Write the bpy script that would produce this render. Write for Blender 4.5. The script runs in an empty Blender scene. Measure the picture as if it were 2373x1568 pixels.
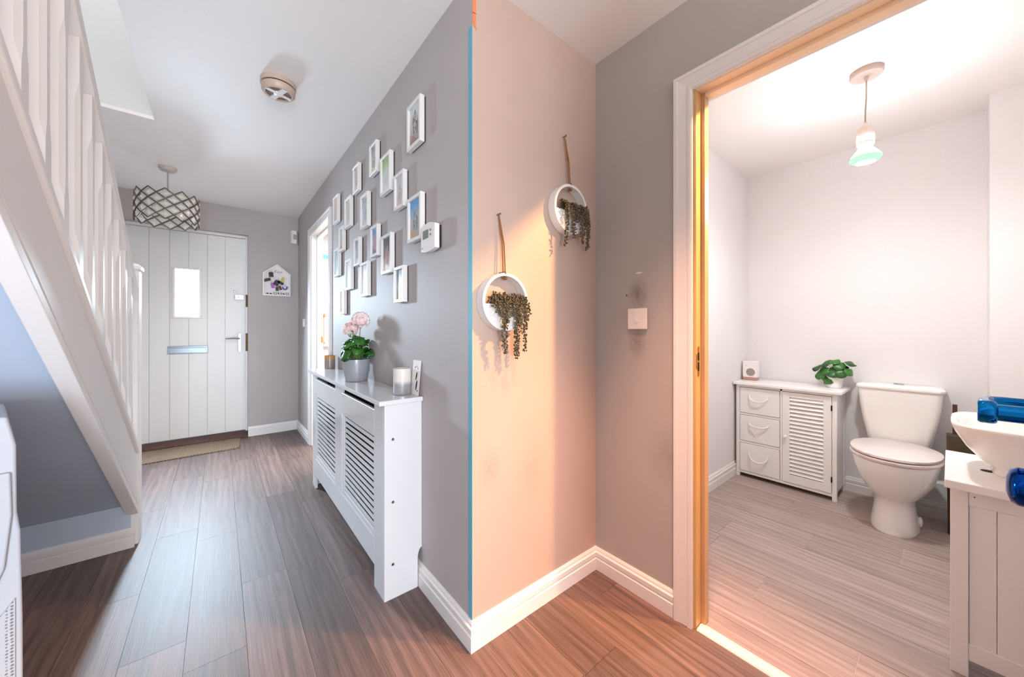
import bpy, bmesh, math, random
from mathutils import Vector, Matrix
random.seed(7)
PI = math.pi
S = bpy.context.scene
C = S.collection

# ------------------------------------------------------------------ camera, world, lights, exposure
cam = bpy.data.cameras.new('camera')
cam.sensor_width = 36.0
cam.lens = 830.0 / 2373.0 * 36.0
cam.shift_y = -22.0 / 2373.0
cam.clip_start = 0.02
co = bpy.data.objects.new('camera', cam)
co.location = (0, 0, 1.135)
co.rotation_euler = (PI / 2, 0, -math.radians(39.265))
C.objects.link(co)
S.camera = co

S.view_settings.view_transform = 'Standard'
S.view_settings.look = 'None'
S.view_settings.gamma = 1.0
S.view_settings.use_curve_mapping = False
S.view_settings.exposure = 0.16
S.cycles.max_bounces = 10
S.cycles.diffuse_bounces = 6
S.cycles.sample_clamp_indirect = 8.0
S.cycles.caustics_reflective = False
S.cycles.caustics_refractive = False

w = bpy.data.worlds.new('sky')
S.world = w
w.use_nodes = True
w.node_tree.nodes['Background'].inputs[0].default_value = (0.75, 0.87, 1.0, 1)
w.node_tree.nodes['Background'].inputs[1].default_value = 1.0


def area(name, loc, rot, sx, sy, power, col, spread=180):
    l = bpy.data.lights.new(name, 'AREA')
    l.shape = 'RECTANGLE'
    l.size, l.size_y = sx, sy
    l.energy = power
    l.color = col
    l.spread = math.radians(spread)
    o = bpy.data.objects.new(name, l)
    o.location = loc
    o.rotation_euler = rot
    C.objects.link(o)
    return o


# added unseen fill from behind; daylight from the stairwell above and the neighbouring room
area('rear_fill_light', (0.1, -2.35, 1.35), (PI / 2, 0, 0), 2.2, 2.0, 92, (1.0, 0.91, 0.86))  # unseen fill added behind the camera to brighten the hall
area('stairwell_light', (-0.75, 1.5, 4.65), (0, 0, 0), 0.8, 2.6, 40, (0.93, 0.97, 1.0))
area('living_room_light', (1.9, 3.2, 2.3), (0, 0, 0), 1.6, 1.6, 130, (1.0, 0.98, 0.96))
area('soffit_fill_light', (-0.70, -2.3, 0.75), (PI / 2, 0, 0), 0.8, 1.2, 32, (0.62, 0.80, 1.0), 100)  # unseen cool fill added to brighten the soffit under the stairs
# daylight falling through the frosted pane of the front door
area('door_pane_daylight', (-0.244, 4.735, 1.49), (PI / 2 - math.radians(28), 0, PI), 0.17, 0.45, 60, (0.66, 0.84, 1.0), 125)
# warm downlight in the toilet ceiling, just outside the frame
dl = bpy.data.lights.new('warm_downlight', 'SPOT')
dl.energy = 270
dl.color = (1.0, 0.53, 0.20)
dl.spot_size = math.radians(56)
dl.spot_blend = 0.5
dl.shadow_soft_size = 0.035
dlo = bpy.data.objects.new('warm_downlight', dl)
dlo.location = (1.85, -0.16, 2.34)
dlo.rotation_euler = (Vector((0.95, 1.0, 0.84)) - Vector(dlo.location)).to_track_quat('-Z', 'Y').to_euler()
C.objects.link(dlo)
# unseen warm spot added overhead to redden the near floor
pl = bpy.data.lights.new('warm_floor_fill', 'SPOT')
pl.energy = 330
pl.color = (1.0, 0.47, 0.29)
pl.spot_size = math.radians(50)
pl.spot_blend = 0.9
pl.shadow_soft_size = 0.10
plo = bpy.data.objects.new('warm_floor_fill', pl)
plo.location = (1.00, 0.42, 2.36)
plo.rotation_euler = (Vector((1.00, 0.62, 0.0)) - Vector(plo.location)).to_track_quat('-Z', 'Y').to_euler()
C.objects.link(plo)


# ------------------------------------------------------------------ material helpers
def lin(c):
    r = []
    for x in c[:3]:
        x = x / 255.0
        r.append(x / 12.92 if x <= 0.04045 else ((x + 0.055) / 1.055) ** 2.4)
    return (r[0], r[1], r[2], 1.0)


class NT:
    def __init__(s, name):
        s.m = bpy.data.materials.new(name)
        s.m.use_nodes = True
        s.t = s.m.node_tree
        s.b = s.t.nodes['Principled BSDF']

    def n(s, typ, **kw):
        o = s.t.nodes.new(typ)
        for k, v in kw.items():
            setattr(o, k, v)
        return o

    def l(s, a, b):
        s.t.links.new(a, b)

    def math(s, op, a, b=None, clamp=False):
        o = s.n('ShaderNodeMath', operation=op)
        o.use_clamp = clamp
        for i, x in enumerate((a, b)):
            if x is None:
                continue
            if isinstance(x, (int, float)):
                o.inputs[i].default_value = x
            else:
                s.l(x, o.inputs[i])
        return o.outputs[0]

    def mix(s, fac, a, b, mode='MIX'):
        o = s.n('ShaderNodeMix', data_type='RGBA', blend_type=mode)
        for i, x in ((0, fac), (6, a), (7, b)):
            if isinstance(x, (int, float)):
                o.inputs[i].default_value = x
            elif isinstance(x, tuple):
                o.inputs[i].default_value = x
            else:
                s.l(x, o.inputs[i])
        return o.outputs[2]

    def pos(s, scale=(1, 1, 1)):
        g = s.n('ShaderNodeNewGeometry')
        m = s.n('ShaderNodeMapping')
        m.inputs[3].default_value = scale
        s.l(g.outputs['Position'], m.inputs[0])
        return m.outputs[0]

    def noise(s, vec, scale, detail=3.0, rough=0.5, dist=0.0):
        o = s.n('ShaderNodeTexNoise')
        o.inputs['Scale'].default_value = scale
        o.inputs['Detail'].default_value = detail
        o.inputs['Roughness'].default_value = rough
        o.inputs['Distortion'].default_value = dist
        s.l(vec, o.inputs['Vector'])
        return o.outputs[0]

    def ramp(s, fac, stops):
        o = s.n('ShaderNodeValToRGB')
        e = o.color_ramp.elements
        while len(e) < len(stops):
            e.new(0.5)
        for el, (p, c) in zip(e, stops):
            el.position = p
            el.color = c
        s.l(fac, o.inputs[0])
        return o.outputs[0]

    def bump(s, h, strength=0.1, dist=0.01):
        o = s.n('ShaderNodeBump')
        o.inputs['Strength'].default_value = strength
        o.inputs['Distance'].default_value = dist
        s.l(h, o.inputs['Height'])
        s.l(o.outputs[0], s.b.inputs['Normal'])


def paint(name, c, rough=0.5, var=0.04, bump=0.05, bscale=180.0, coat=0.0, spec=0.5):
    t = NT(name)
    p = t.pos()
    nz = t.noise(p, 3.0, 4.0)
    k = lin(c)
    lo = tuple(x * (1 - var) for x in k[:3]) + (1,)
    hi = tuple(min(1, x * (1 + var)) for x in k[:3]) + (1,)
    t.l(t.ramp(nz, [(0.3, lo), (0.7, hi)]), t.b.inputs['Base Color'])
    t.b.inputs['Roughness'].default_value = rough
    t.b.inputs['Specular IOR Level'].default_value = spec
    t.b.inputs['Coat Weight'].default_value = coat
    t.b.inputs['Coat Roughness'].default_value = 0.08
    if bump:
        t.bump(t.noise(p, bscale, 2.0), bump, 0.004)
    return t.m


def metal(name, c, rough=0.2):
    t = NT(name)
    p = t.pos()
    t.b.inputs['Base Color'].default_value = lin(c)
    t.b.inputs['Metallic'].default_value = 1.0
    nz = t.noise(p, 60.0, 2.0)
    t.l(t.math('MULTIPLY_ADD', nz, 0.1), t.b.inputs['Roughness'])
    r = t.b.inputs['Roughness'].links[0].from_node
    r.inputs[2].default_value = max(0.02, rough - 0.05)
    return t.m


def emit(name, c, strength, base=(255, 255, 255)):
    t = NT(name)
    t.b.inputs['Base Color'].default_value = lin(base)
    t.b.inputs['Emission Color'].default_value = lin(c)
    t.b.inputs['Emission Strength'].default_value = strength
    return t.m


def wall_paint(name, c, spots=(), rough=0.6, var=0.035):
    """matt emulsion with faint roller texture and scuffs; spots = [(pos, radius(3), colour, strength)] real stains"""
    t = NT(name)
    p = t.pos()
    k = lin(c)
    nz = t.noise(p, 2.2, 5.0, 0.6)
    lo = tuple(x * (1 - var) for x in k[:3]) + (1,)
    hi = tuple(min(1, x * (1 + var)) for x in k[:3]) + (1,)
    col = t.ramp(nz, [(0.3, lo), (0.7, hi)])
    sc = t.noise(p, 38.0, 3.0, 0.7)
    col = t.mix(t.ramp(sc, [(0.66, (0, 0, 0, 1)), (0.80, (0.35, 0.35, 0.35, 1))]), col, tuple(x * 0.55 for x in k[:3]) + (1,))
    for (pp, rr, cc, st) in spots:
        g = t.n('ShaderNodeNewGeometry')
        sub = t.n('ShaderNodeVectorMath', operation='SUBTRACT')
        t.l(g.outputs['Position'], sub.inputs[0])
        sub.inputs[1].default_value = pp
        dv = t.n('ShaderNodeVectorMath', operation='DIVIDE')
        t.l(sub.outputs[0], dv.inputs[0])
        dv.inputs[1].default_value = rr
        ln = t.n('ShaderNodeVectorMath', operation='LENGTH')
        t.l(dv.outputs[0], ln.inputs[0])
        fall = t.math('SUBTRACT', 1.0, ln.outputs['Value'], True)
        dirt = t.noise(p, 42.0, 4.0, 0.7)
        fac = t.math('MULTIPLY', t.math('MULTIPLY', fall, t.ramp(dirt, [(0.3, (0.3, 0.3, 0.3, 1)), (0.65, (1, 1, 1, 1))])), st, True)
        col = t.mix(fac, col, lin(cc))
    t.l(col, t.b.inputs['Base Color'])
    t.b.inputs['Roughness'].default_value = rough
    t.b.inputs['Specular IOR Level'].default_value = 0.35
    t.bump(t.noise(p, 260.0, 2.0), 0.06, 0.003)
    return t.m


def wood_floor(name, dark, light, rough, grain=26.0, length=1.3, vary=0.35, bstr=0.25, along='y'):
    t = NT(name)
    g = t.n('ShaderNodeNewGeometry')
    oi = t.n('ShaderNodeObjectInfo')
    off = t.n('ShaderNodeVectorMath', operation='MULTIPLY_ADD')
    cmb = t.n('ShaderNodeCombineXYZ')
    for i in range(3):
        t.l(oi.outputs['Random'], cmb.inputs[i])
    t.l(cmb.outputs[0], off.inputs[0])
    off.inputs[1].default_value = (7.3, 23.1, 3.0)
    t.l(g.outputs['Position'], off.inputs[2])
    m = t.n('ShaderNodeMapping')
    m.inputs[3].default_value = (grain, length, 1)
    t.l(off.outputs[0], m.inputs[0])
    streak = t.noise(m.outputs[0], 1.0, 6.0, 0.62, 0.9)
    m2 = t.n('ShaderNodeMapping')
    m2.inputs[3].default_value = (grain * 9, length * 5, 1)
    t.l(off.outputs[0], m2.inputs[0])
    fine = t.noise(m2.outputs[0], 1.0, 3.0, 0.6, 0.3)
    m3 = t.n('ShaderNodeMapping')
    m3.inputs[3].default_value = (5.0, 0.9, 1)
    t.l(off.outputs[0], m3.inputs[0])
    ring = t.n('ShaderNodeTexWave', wave_type='BANDS', bands_direction='X')
    ring.inputs['Scale'].default_value = 1.6
    ring.inputs['Distortion'].default_value = 9.0
    ring.inputs['Detail'].default_value = 2.0
    ring.inputs['Detail Scale'].default_value = 0.8
    t.l(m3.outputs[0], ring.inputs['Vector'])
    h = t.math('ADD', t.math('MULTIPLY', streak, 0.40), t.math('ADD', t.math('MULTIPLY', fine, 0.52), t.math('MULTIPLY', ring.outputs['Fac'], 0.08)))
    col = t.ramp(h, [(0.34, lin(dark)), (0.68, lin(light))])
    v = t.math('MULTIPLY_ADD', oi.outputs['Random'], vary)
    v.node.inputs[2].default_value = 1.0 - vary / 2
    hs = t.n('ShaderNodeHueSaturation')
    t.l(v, hs.inputs['Value'])
    t.l(col, hs.inputs['Color'])
    t.l(hs.outputs[0], t.b.inputs['Base Color'])
    rr = t.math('MULTIPLY_ADD', h, 0.16)
    rr.node.inputs[2].default_value = rough - 0.08
    t.l(rr, t.b.inputs['Roughness'])
    t.bump(h, bstr, 0.0035)
    return t.m


def leaf_mat(name, dark, light, rough=0.4):
    t = NT(name)
    oi = t.n('ShaderNodeObjectInfo')
    p = t.pos()
    nz = t.noise(p, 45.0, 3.0)
    f = t.math('ADD', t.math('MULTIPLY', nz, 0.7), t.math('MULTIPLY', oi.outputs['Random'], 0.45))
    t.l(t.ramp(f, [(0.25, lin(dark)), (0.8, lin(light))]), t.b.inputs['Base Color'])
    t.b.inputs['Roughness'].default_value = rough
    t.bump(t.noise(p, 120.0, 2.0), 0.2, 0.004)
    return t.m


M = {}
M['grey_wall'] = wall_paint('grey_emulsion', (178, 171, 169))
M['switch_wall'] = wall_paint('grey_emulsion_scuffed', (176, 172, 168), spots=[
    ((1.395, 0.850, 1.285), (0.2, 0.055, 0.075), (96, 86, 80), 0.85),
    ((1.395, 0.855, 1.085), (0.2, 0.050, 0.085), (118, 96, 88), 0.75),
    ((1.395, 0.850, 1.18), (0.2, 0.085, 0.085), (120, 104, 98), 0.35),
    ((1.395, 0.846, 1.376), (0.2, 0.020, 0.005), (235, 226, 200), 3.0),
    ((1.395, 0.905, 1.283), (0.2, 0.006, 0.006), (90, 80, 76), 2.0),
    ((1.395, 0.72, 0.62), (0.2, 0.10, 0.16), (140, 128, 122), 0.5)])
M['ring_wall'] = wall_paint('grey_emulsion_warm_lit_marked', (188, 165, 151), spots=[  # grey wall with the warm light's peach tint mixed into its paint
    ((0.77, 1.075, 0.62), (0.06, 0.3, 0.09), (150, 132, 116), 0.5),
    ((0.98, 1.075, 0.55), (0.1, 0.3, 0.14), (150, 136, 124), 0.4)])
M['wc_wall'] = wall_paint('pale_lilac_emulsion', (229, 227, 228), var=0.015)
M['blue_grey'] = wall_paint('blue_grey_emulsion', (188, 201, 218))  # blue-grey paint made bluer and lighter to stand in for cool bounce light
M['upper_wall'] = wall_paint('pale_green_grey_emulsion', (222, 223, 222), var=0.015)
M['ceiling'] = wall_paint('white_ceiling_emulsion', (243, 239, 236), var=0.01)
M['gloss'] = paint('white_gloss_paint', (230, 227, 224), 0.3, 0.02, 0.04, 60)
M['stair_white'] = paint('white_stair_paint', (234, 230, 228), 0.5, 0.02, 0.05, 50)
M['door_white'] = paint('white_door_skin', (226, 225, 223), 0.35, 0.02, 0.04, 120)
M['warm_lit'] = paint('white_gloss_warm_lit', (206, 168, 112), 0.3, 0.05, 0.04, 60)  # white door lining, warm lamp glow put into the colour
M['peach'] = paint('white_gloss_warm_lit_head', (246, 222, 192), 0.35, 0.03, 0.04, 60)  # white head lining and stop, warm glow mixed into the paint
M['tan'] = paint('white_gloss_warm_lit_stop', (198, 160, 120), 0.35, 0.06, 0.04, 60)  # white door stop, warm lamplight carried by the colour
M['cover_white'] = paint('white_lacquer', (218, 218, 219), 0.22, 0.01, 0.02, 60, coat=0.3)
M['cabinet_white'] = paint('white_cabinet_lacquer', (238, 237, 236), 0.3, 0.01, 0.02, 60)
M['ceramic'] = paint('white_ceramic', (243, 241, 238), 0.12, 0.008, 0, coat=0.5)
M['seat_wood'] = wood_floor('limed_wood_seat', (226, 212, 210), (240, 230, 228), 0.35, 30, 2.0, 0.0, 0.03)
M['plastic'] = paint('white_plastic', (236, 231, 228), 0.35, 0.015, 0.0)
M['plastic_warm'] = paint('aged_plastic', (190, 166, 151), 0.4, 0.03, 0.0)
M['black'] = paint('black_plastic', (24, 22, 22), 0.45, 0.1, 0.0)
M['slot_shade'] = paint('painted_shade', (40, 38, 36), 0.8, 0.1, 0.0)  # dark colour standing in for shade behind slats and in a hole
M['chrome'] = metal('polished_chrome', (178, 186, 194), 0.12)
M['steel'] = metal('brushed_steel', (132, 142, 150), 0.32)
M['brass'] = metal('brass', (214, 160, 70), 0.25)
M['bronze'] = metal('dark_bronze', (70, 52, 34), 0.4)
M['chrome_blue_reflection'] = metal('chrome_blue_reflection', (20, 120, 190), 0.12)  # plain chrome with a blue reflection put into its base colour
M['hall_floor'] = wood_floor('dark_oak_vinyl', (68, 54, 50), (124, 102, 95), 0.50, 44, 1.1, 0.45, 0.2)
M['hall_floor'].node_tree.nodes['Principled BSDF'].inputs['Specular IOR Level'].default_value = 0.5
M['wc_floor'] = wood_floor('grey_wood_tile', (140, 121, 115), (190, 175, 169), 0.42, 20, 1.0, 0.16, 0.06)
M['grout'] = paint('pale_grout', (196, 182, 172), 0.8, 0.05, 0.1, 200)
M['floor_base'] = paint('dark_joint', (30, 25, 24), 0.8, 0.1, 0.0)
M['threshold_wood'] = wood_floor('dark_red_hardwood', (58, 34, 28), (96, 60, 50), 0.4, 12, 12, 0.0, 0.1)
M['fringe_teal'] = paint('teal_fringe', (96, 172, 190), 0.55, 0.06, 0.05)
M['matt_orange'] = paint('orange_matt', (222, 128, 84), 0.55, 0.06, 0.05)
M['jute'] = paint('jute_twine', (140, 92, 48), 0.9, 0.2, 0.3, 500)
M['bead'] = leaf_mat('olive_bead_leaf', (44, 36, 24), (104, 92, 66), 0.5)
M['leaf'] = leaf_mat('geranium_leaf', (14, 62, 14), (66, 132, 40), 0.42)
M['leaf2'] = leaf_mat('dark_round_leaf', (16, 58, 20), (60, 118, 50), 0.35)
M['stem'] = paint('green_stem', (92, 128, 56), 0.5, 0.15, 0.1)
M['petal'] = leaf_mat('pink_petal', (240, 202, 198), (252, 238, 234), 0.5)
M['pot_silver'] = paint('silver_grey_glaze', (150, 153, 158), 0.3, 0.03, 0.02, 40, coat=0.4)
M['candle_brown'] = paint('taupe_candle_glass', (150, 132, 124), 0.35, 0.04, 0.0, coat=0.3)
M['candle_gold'] = paint('gold_candle_rim', (186, 136, 72), 0.35, 0.08, 0.0)
M['wax'] = paint('cream_wax', (236, 226, 204), 0.5, 0.03, 0.0)
M['screen'] = paint('grey_green_lcd', (130, 138, 126), 0.25, 0.05, 0.0)
M['grey_mesh'] = paint('grey_speaker_cloth', (152, 142, 142), 0.8, 0.06, 0.3, 700)
M['rose_gold'] = metal('rose_gold', (206, 160, 150), 0.3)
M['card'] = paint('white_card', (236, 228, 226), 0.6, 0.02, 0.0)
M['ink'] = paint('black_ink', (26, 24, 26), 0.7, 0.1, 0.0)
M['grey_ink'] = paint('grey_ink', (128, 126, 130), 0.7, 0.1, 0.0)
M['navy'] = paint('navy_display', (22, 34, 84), 0.2, 0.2, 0.0)
M['cable'] = paint('grey_cable', (168, 158, 150), 0.5, 0.03, 0.0)
M['rose_grey'] = paint('grey_white_rose', (196, 182, 174), 0.45, 0.03, 0.0)
M['daylight_pane'] = emit('frosted_pane_daylight', (222, 238, 255), 9)
M['bulb'] = emit('lit_bulb_glass', (250, 250, 255), 120)
M['bulb_hot'] = emit('lit_bulb_front', (250, 252, 252), 1000)
M['bulb_rim'] = emit('lit_bulb_green_rim', (190, 255, 215), 0.9, (90, 120, 100))

t = NT('crystal_glass')
t.b.inputs['Base Color'].default_value = lin((246, 242, 234))
t.b.inputs['Roughness'].default_value = 0.08
t.b.inputs['Transmission Weight'].default_value = 0.25
t.b.inputs['IOR'].default_value = 1.5
t.bump(t.noise(t.pos(), 90.0, 1.0), 0.3, 0.006)
M['crystal'] = t.m
M['lattice'] = metal('aged_pewter', (122, 112, 101), 0.35)

# silver-to-frost gradient glass (object-space finish of the glass itself)
t = NT('frosted_silver_candle_glass')
tc = t.n('ShaderNodeTexCoord')
sp = t.n('ShaderNodeSeparateXYZ')
t.l(tc.outputs['Generated'], sp.inputs[0])
nzz = t.math('ADD', sp.outputs[2], t.math('MULTIPLY', t.noise(tc.outputs['Generated'], 18.0, 2.0), 0.08))
t.l(t.ramp(nzz, [(0.42, lin((206, 208, 213))), (0.58, lin((222, 215, 206)))]), t.b.inputs['Base Color'])
t.l(t.ramp(nzz, [(0.42, (0.9, 0.9, 0.9, 1)), (0.58, (0, 0, 0, 1))]), t.b.inputs['Metallic'])
t.b.inputs['Roughness'].default_value = 0.28
M['candle_silver'] = t.m

# coir mat
t = NT('coir_weave')
p = t.pos((1, 1, 1))
wv = t.n('ShaderNodeTexWave', bands_direction='DIAGONAL')
wv.inputs['Scale'].default_value = 26.0
wv.inputs['Distortion'].default_value = 0.6
t.l(p, wv.inputs['Vector'])
wv2 = t.n('ShaderNodeTexWave', bands_direction='X')
wv2.inputs['Scale'].default_value = 30.0
t.l(p, wv2.inputs['Vector'])
hh = t.math('MULTIPLY', wv.outputs['Fac'], wv2.outputs['Fac'])
t.l(t.ramp(t.math('ADD', hh, t.math('MULTIPLY', t.noise(p, 9.0, 4.0), 0.3)), [(0.1, lin((96, 76, 60))), (0.8, lin((164, 143, 120)))]), t.b.inputs['Base Color'])
t.b.inputs['Roughness'].default_value = 0.95
t.bump(hh, 0.6, 0.01)
M['coir'] = t.m

# perforated grille of the appliance
t = NT('perforated_white_plastic')
vo = t.n('ShaderNodeTexVoronoi')
vo.inputs['Scale'].default_value = 130.0
vo.inputs['Randomness'].default_value = 0.15
t.l(t.pos(), vo.inputs['Vector'])
t.l(t.ramp(vo.outputs['Distance'], [(0.25, lin((104, 104, 110))), (0.4, lin((172, 173, 178)))]), t.b.inputs['Base Color'])
t.b.inputs['Roughness'].default_value = 0.5
M['grille'] = t.m


# ------------------------------------------------------------------ mesh helpers
class MB:
    def __init__(s):
        s.v, s.f, s.mi, s.cur = [], [], [], 0

    def add(s, vs, fs):
        o = len(s.v)
        s.v += [tuple(v) for v in vs]
        for f in fs:
            s.f.append(tuple(i + o for i in f))
            s.mi.append(s.cur)
        return s

    def box(s, x0, x1, y0, y1, z0, z1):
        return s.add([(x0, y0, z0), (x1, y0, z0), (x1, y1, z0), (x0, y1, z0), (x0, y0, z1), (x1, y0, z1), (x1, y1, z1), (x0, y1, z1)],
                     [(0, 3, 2, 1), (4, 5, 6, 7), (0, 1, 5, 4), (1, 2, 6, 5), (2, 3, 7, 6), (3, 0, 4, 7)])

    def prism(s, poly, axis, a, b):
        def P(q, d):
            return {'x': (d, q[0], q[1]), 'y': (q[0], d, q[1]), 'z': (q[0], q[1], d)}[axis]
        n = len(poly)
        return s.add([P(q, a) for q in poly] + [P(q, b) for q in poly],
                     [tuple(range(n))[::-1], tuple(range(n, 2 * n))] + [(i, (i + 1) % n, n + (i + 1) % n, n + i) for i in range(n)])

    def loft(s, rings, cap0=True, cap1=True, closed=False):
        n = len(rings[0])
        vs = [p for r in rings for p in r]
        fs = []
        k = len(rings)
        for j in range(k if closed else k - 1):
            a, b = j * n, ((j + 1) % k) * n
            for i in range(n):
                fs.append((a + i, a + (i + 1) % n, b + (i + 1) % n, b + i))
        if not closed:
            if cap0:
                fs.append(tuple(range(n))[::-1])
            if cap1:
                fs.append(tuple(range((k - 1) * n, k * n)))
        return s.add(vs, fs)

    def lathe(s, prof, c, n=24, axis='z', cap0=True, cap1=True):
        rings = []
        for (r, h) in prof:
            ring = []
            for i in range(n):
                a = 2 * PI * i / n
                u, v_ = r * math.cos(a), r * math.sin(a)
                ring.append({'z': (c[0] + u, c[1] + v_, c[2] + h), 'y': (c[0] + u, c[1] + h, c[2] + v_), 'x': (c[0] + h, c[1] + u, c[2] + v_)}[axis])
            rings.append(ring)
        return s.loft(rings, cap0, cap1)

    def tube(s, pts, r, n=8, cap=True):
        pts = [Vector(p) for p in pts]
        rs = r if isinstance(r, (list, tuple)) else [r] * len(pts)
        rings = []
        up = None
        for i, p in enumerate(pts):
            d = (pts[min(i + 1, len(pts) - 1)] - pts[max(i - 1, 0)]).normalized()
            if up is None:
                up = Vector((0, 0, 1)) if abs(d.z) < 0.9 else Vector((1, 0, 0))
            a = d.cross(up)
            if a.length < 1e-5:
                a = d.cross(Vector((0.3, 1, 0.2)))
            a.normalize()
            b = a.cross(d).normalized()
            up = b
            rings.append([p + (a * math.cos(2 * PI * k / n) + b * math.sin(2 * PI * k / n)) * rs[i] for k in range(n)])
        return s.loft(rings, cap, cap)

    def ell(s, c, r, n=8, m=5, rot=None):
        vs = [(0, 0, -1)]
        for j in range(1, m):
            th = -PI / 2 + PI * j / m
            for i in range(n):
                ph = 2 * PI * i / n
                vs.append((math.cos(th) * math.cos(ph), math.cos(th) * math.sin(ph), math.sin(th)))
        vs.append((0, 0, 1))
        fs = [(0, 1 + (i + 1) % n, 1 + i) for i in range(n)]
        for j in range(m - 2):
            for i in range(n):
                a = 1 + j * n
                fs.append((a + i, a + (i + 1) % n, a + n + (i + 1) % n, a + n + i))
        L = len(vs) - 1
        a = 1 + (m - 2) * n
        fs += [(a + i, a + (i + 1) % n, L) for i in range(n)]
        out = []
        for v in vs:
            q = Vector((v[0] * r[0], v[1] * r[1], v[2] * r[2]))
            if rot is not None:
                q = rot @ q
            out.append((c[0] + q.x, c[1] + q.y, c[2] + q.z))
        return s.add(out, fs)


ORG = {}


def make(name, mb, mats, org, smooth=False, bevel=0.0, seg=2, angle=35):
    if not isinstance(mats, (list, tuple)):
        mats = [mats]
    me = bpy.data.meshes.new(name)
    me.from_pydata([(v[0] - org[0], v[1] - org[1], v[2] - org[2]) for v in mb.v], [], mb.f)
    for m in mats:
        me.materials.append(M[m] if isinstance(m, str) else m)
    for p, i in zip(me.polygons, mb.mi):
        p.material_index = i
    bm = bmesh.new()
    bm.from_mesh(me)
    bmesh.ops.recalc_face_normals(bm, faces=bm.faces)
    bm.to_mesh(me)
    bm.free()
    if smooth:
        me.polygons.foreach_set('use_smooth', [True] * len(me.polygons))
        me.set_sharp_from_angle(angle=math.radians(angle))
    o = bpy.data.objects.new(name, me)
    C.objects.link(o)
    if bevel:
        b = o.modifiers.new('bevel', 'BEVEL')
        b.width = bevel
        b.segments = seg
        b.limit_method = 'ANGLE'
        b.angle_limit = math.radians(40)
        b.harden_normals = False
    return o


def thing(name, label, cat, loc, group=None):
    o = bpy.data.objects.new(name, None)
    o.empty_display_size = 0.05
    C.objects.link(o)
    o.location = loc
    o['label'] = label
    o['category'] = cat
    if group:
        o['group'] = group
    ORG[o] = Vector(loc)
    return o


def setting(name, loc, label=None):
    o = bpy.data.objects.new(name, None)
    o.empty_display_size = 0.05
    C.objects.link(o)
    o.location = loc
    o['kind'] = 'structure'
    if label:
        o['label'] = label
    ORG[o] = Vector(loc)
    return o


def part(name, mb, mat, parent, label=None, **kw):
    org = ORG[parent]
    o = make(name, mb, mat, org, **kw)
    o.parent = parent
    ORG[o] = org
    if label:
        o['label'] = label
    return o


def single(name, mb, mat, label, cat, loc, group=None, **kw):
    o = make(name, mb, mat, loc, **kw)
    o.location = loc
    o['label'] = label
    o['category'] = cat
    if group:
        o['group'] = group
    ORG[o] = Vector(loc)
    return o


def struct(name, mb, mat, label=None, loc=(0, 0, 0), **kw):
    o = make(name, mb, mat, loc, **kw)
    o.location = loc
    o['kind'] = 'structure'
    if label:
        o['label'] = label
    ORG[o] = Vector(loc)
    return o


def B(*a):
    return MB().box(*a)


# ------------------------------------------------------------------ the setting: shell of hall, stairwell, toilet, next room
H = 2.40
XR, YR, XS, YF = 0.697, 1.075, 1.395, 4.70     # frames wall, ring wall, switch wall, front wall
XL = -1.20                                      # far stair wall
XB = 3.435                                      # toilet back wall

fl = struct('floor', B(XL, 1.44, -2.6, 4.74, -0.10, -0.004), 'floor_base', 'dark oak plank floor of the hall')
xs = [0.757 + 0.17 * k for k in range(-12, 5)]
rnd = random.Random(3)
for i, x0 in enumerate(xs):
    x1 = min(x0 + 0.17, 1.425)
    if x1 - x0 < 0.02:
        continue
    a = max(x0, XL)
    known = {-0.433: 2.2, 0.757: 0.76 - 0.95, 0.927: 0.757}
    y = -1.1 + rnd.uniform(0, 0.95)
    for kx, ky in known.items():
        if abs(kx - x0) < 0.02:
            y = ky - 0.95 * 4
    while y < 4.74:
        y1 = y + 0.95
        c0, c1 = max(y, -1.1), min(y1, 4.74)
        if c1 > c0 + 0.01 and c1 > -0.3:
            part('plank', B(a + 0.0005, x1 - 0.0005, c0 + 0.0006, c1 - 0.0006, -0.004, 0.0), 'hall_floor', fl)
        y = y1
part('plank', B(XL, 1.425, -2.6, -1.1 + 0.64, -0.0045, -0.0003), 'hall_floor', fl)

wf = struct('floor_toilet', B(1.45, XB + 0.05, -0.66, 1.12, -0.10, -0.002), 'grout', 'pale grey wood-effect tiled floor of the toilet')
rows = [1.4455, 1.543, 1.744, 1.9445, 2.1425, 2.343, 2.544, 2.745, 2.945, 3.146, 3.347]
joint = {5: 0.475, 6: 0.151, 7: 0.65, 4: 0.82, 3: -0.18, 2: 0.53, 8: 0.30, 9: -0.05, 1: 0.2, 0: 0.9}
for i in range(len(rows)):
    x0 = rows[i]
    x1 = rows[i + 1] if i + 1 < len(rows) else XB
    y = joint.get(i, 0.1) - 0.98 * 2
    while y < 1.08:
        c0, c1 = max(y, -0.62), min(y + 0.98, 1.075)
        if c1 > c0 + 0.02:
            part('floor_tile', B(x0 + 0.0012, x1 - 0.0012, c0 + 0.0012, c1 - 0.0012, -0.003, 0.0), 'wc_floor', wf)
        y += 0.98

mb = MB()
mb.box(-0.304, 1.45, -2.6, 4.76, H, H + 0.04)
mb.box(XL - 0.05, -0.304, 3.05, 4.76, H, H + 0.02)
mb.box(XL - 0.05, -0.304, -2.6, 0.05, H, H + 0.04)
struct('ceiling', mb, 'ceiling', 'white hall ceiling with stairwell opening')
struct('ceiling_toilet', B(1.45, XB + 0.1, -0.7, 1.16, H, H + 0.04), 'ceiling', 'white toilet ceiling')
struct('ceiling_landing', B(XL - 0.05, -0.2, -0.1, 3.2, 4.80, 4.85), 'ceiling')

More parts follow.
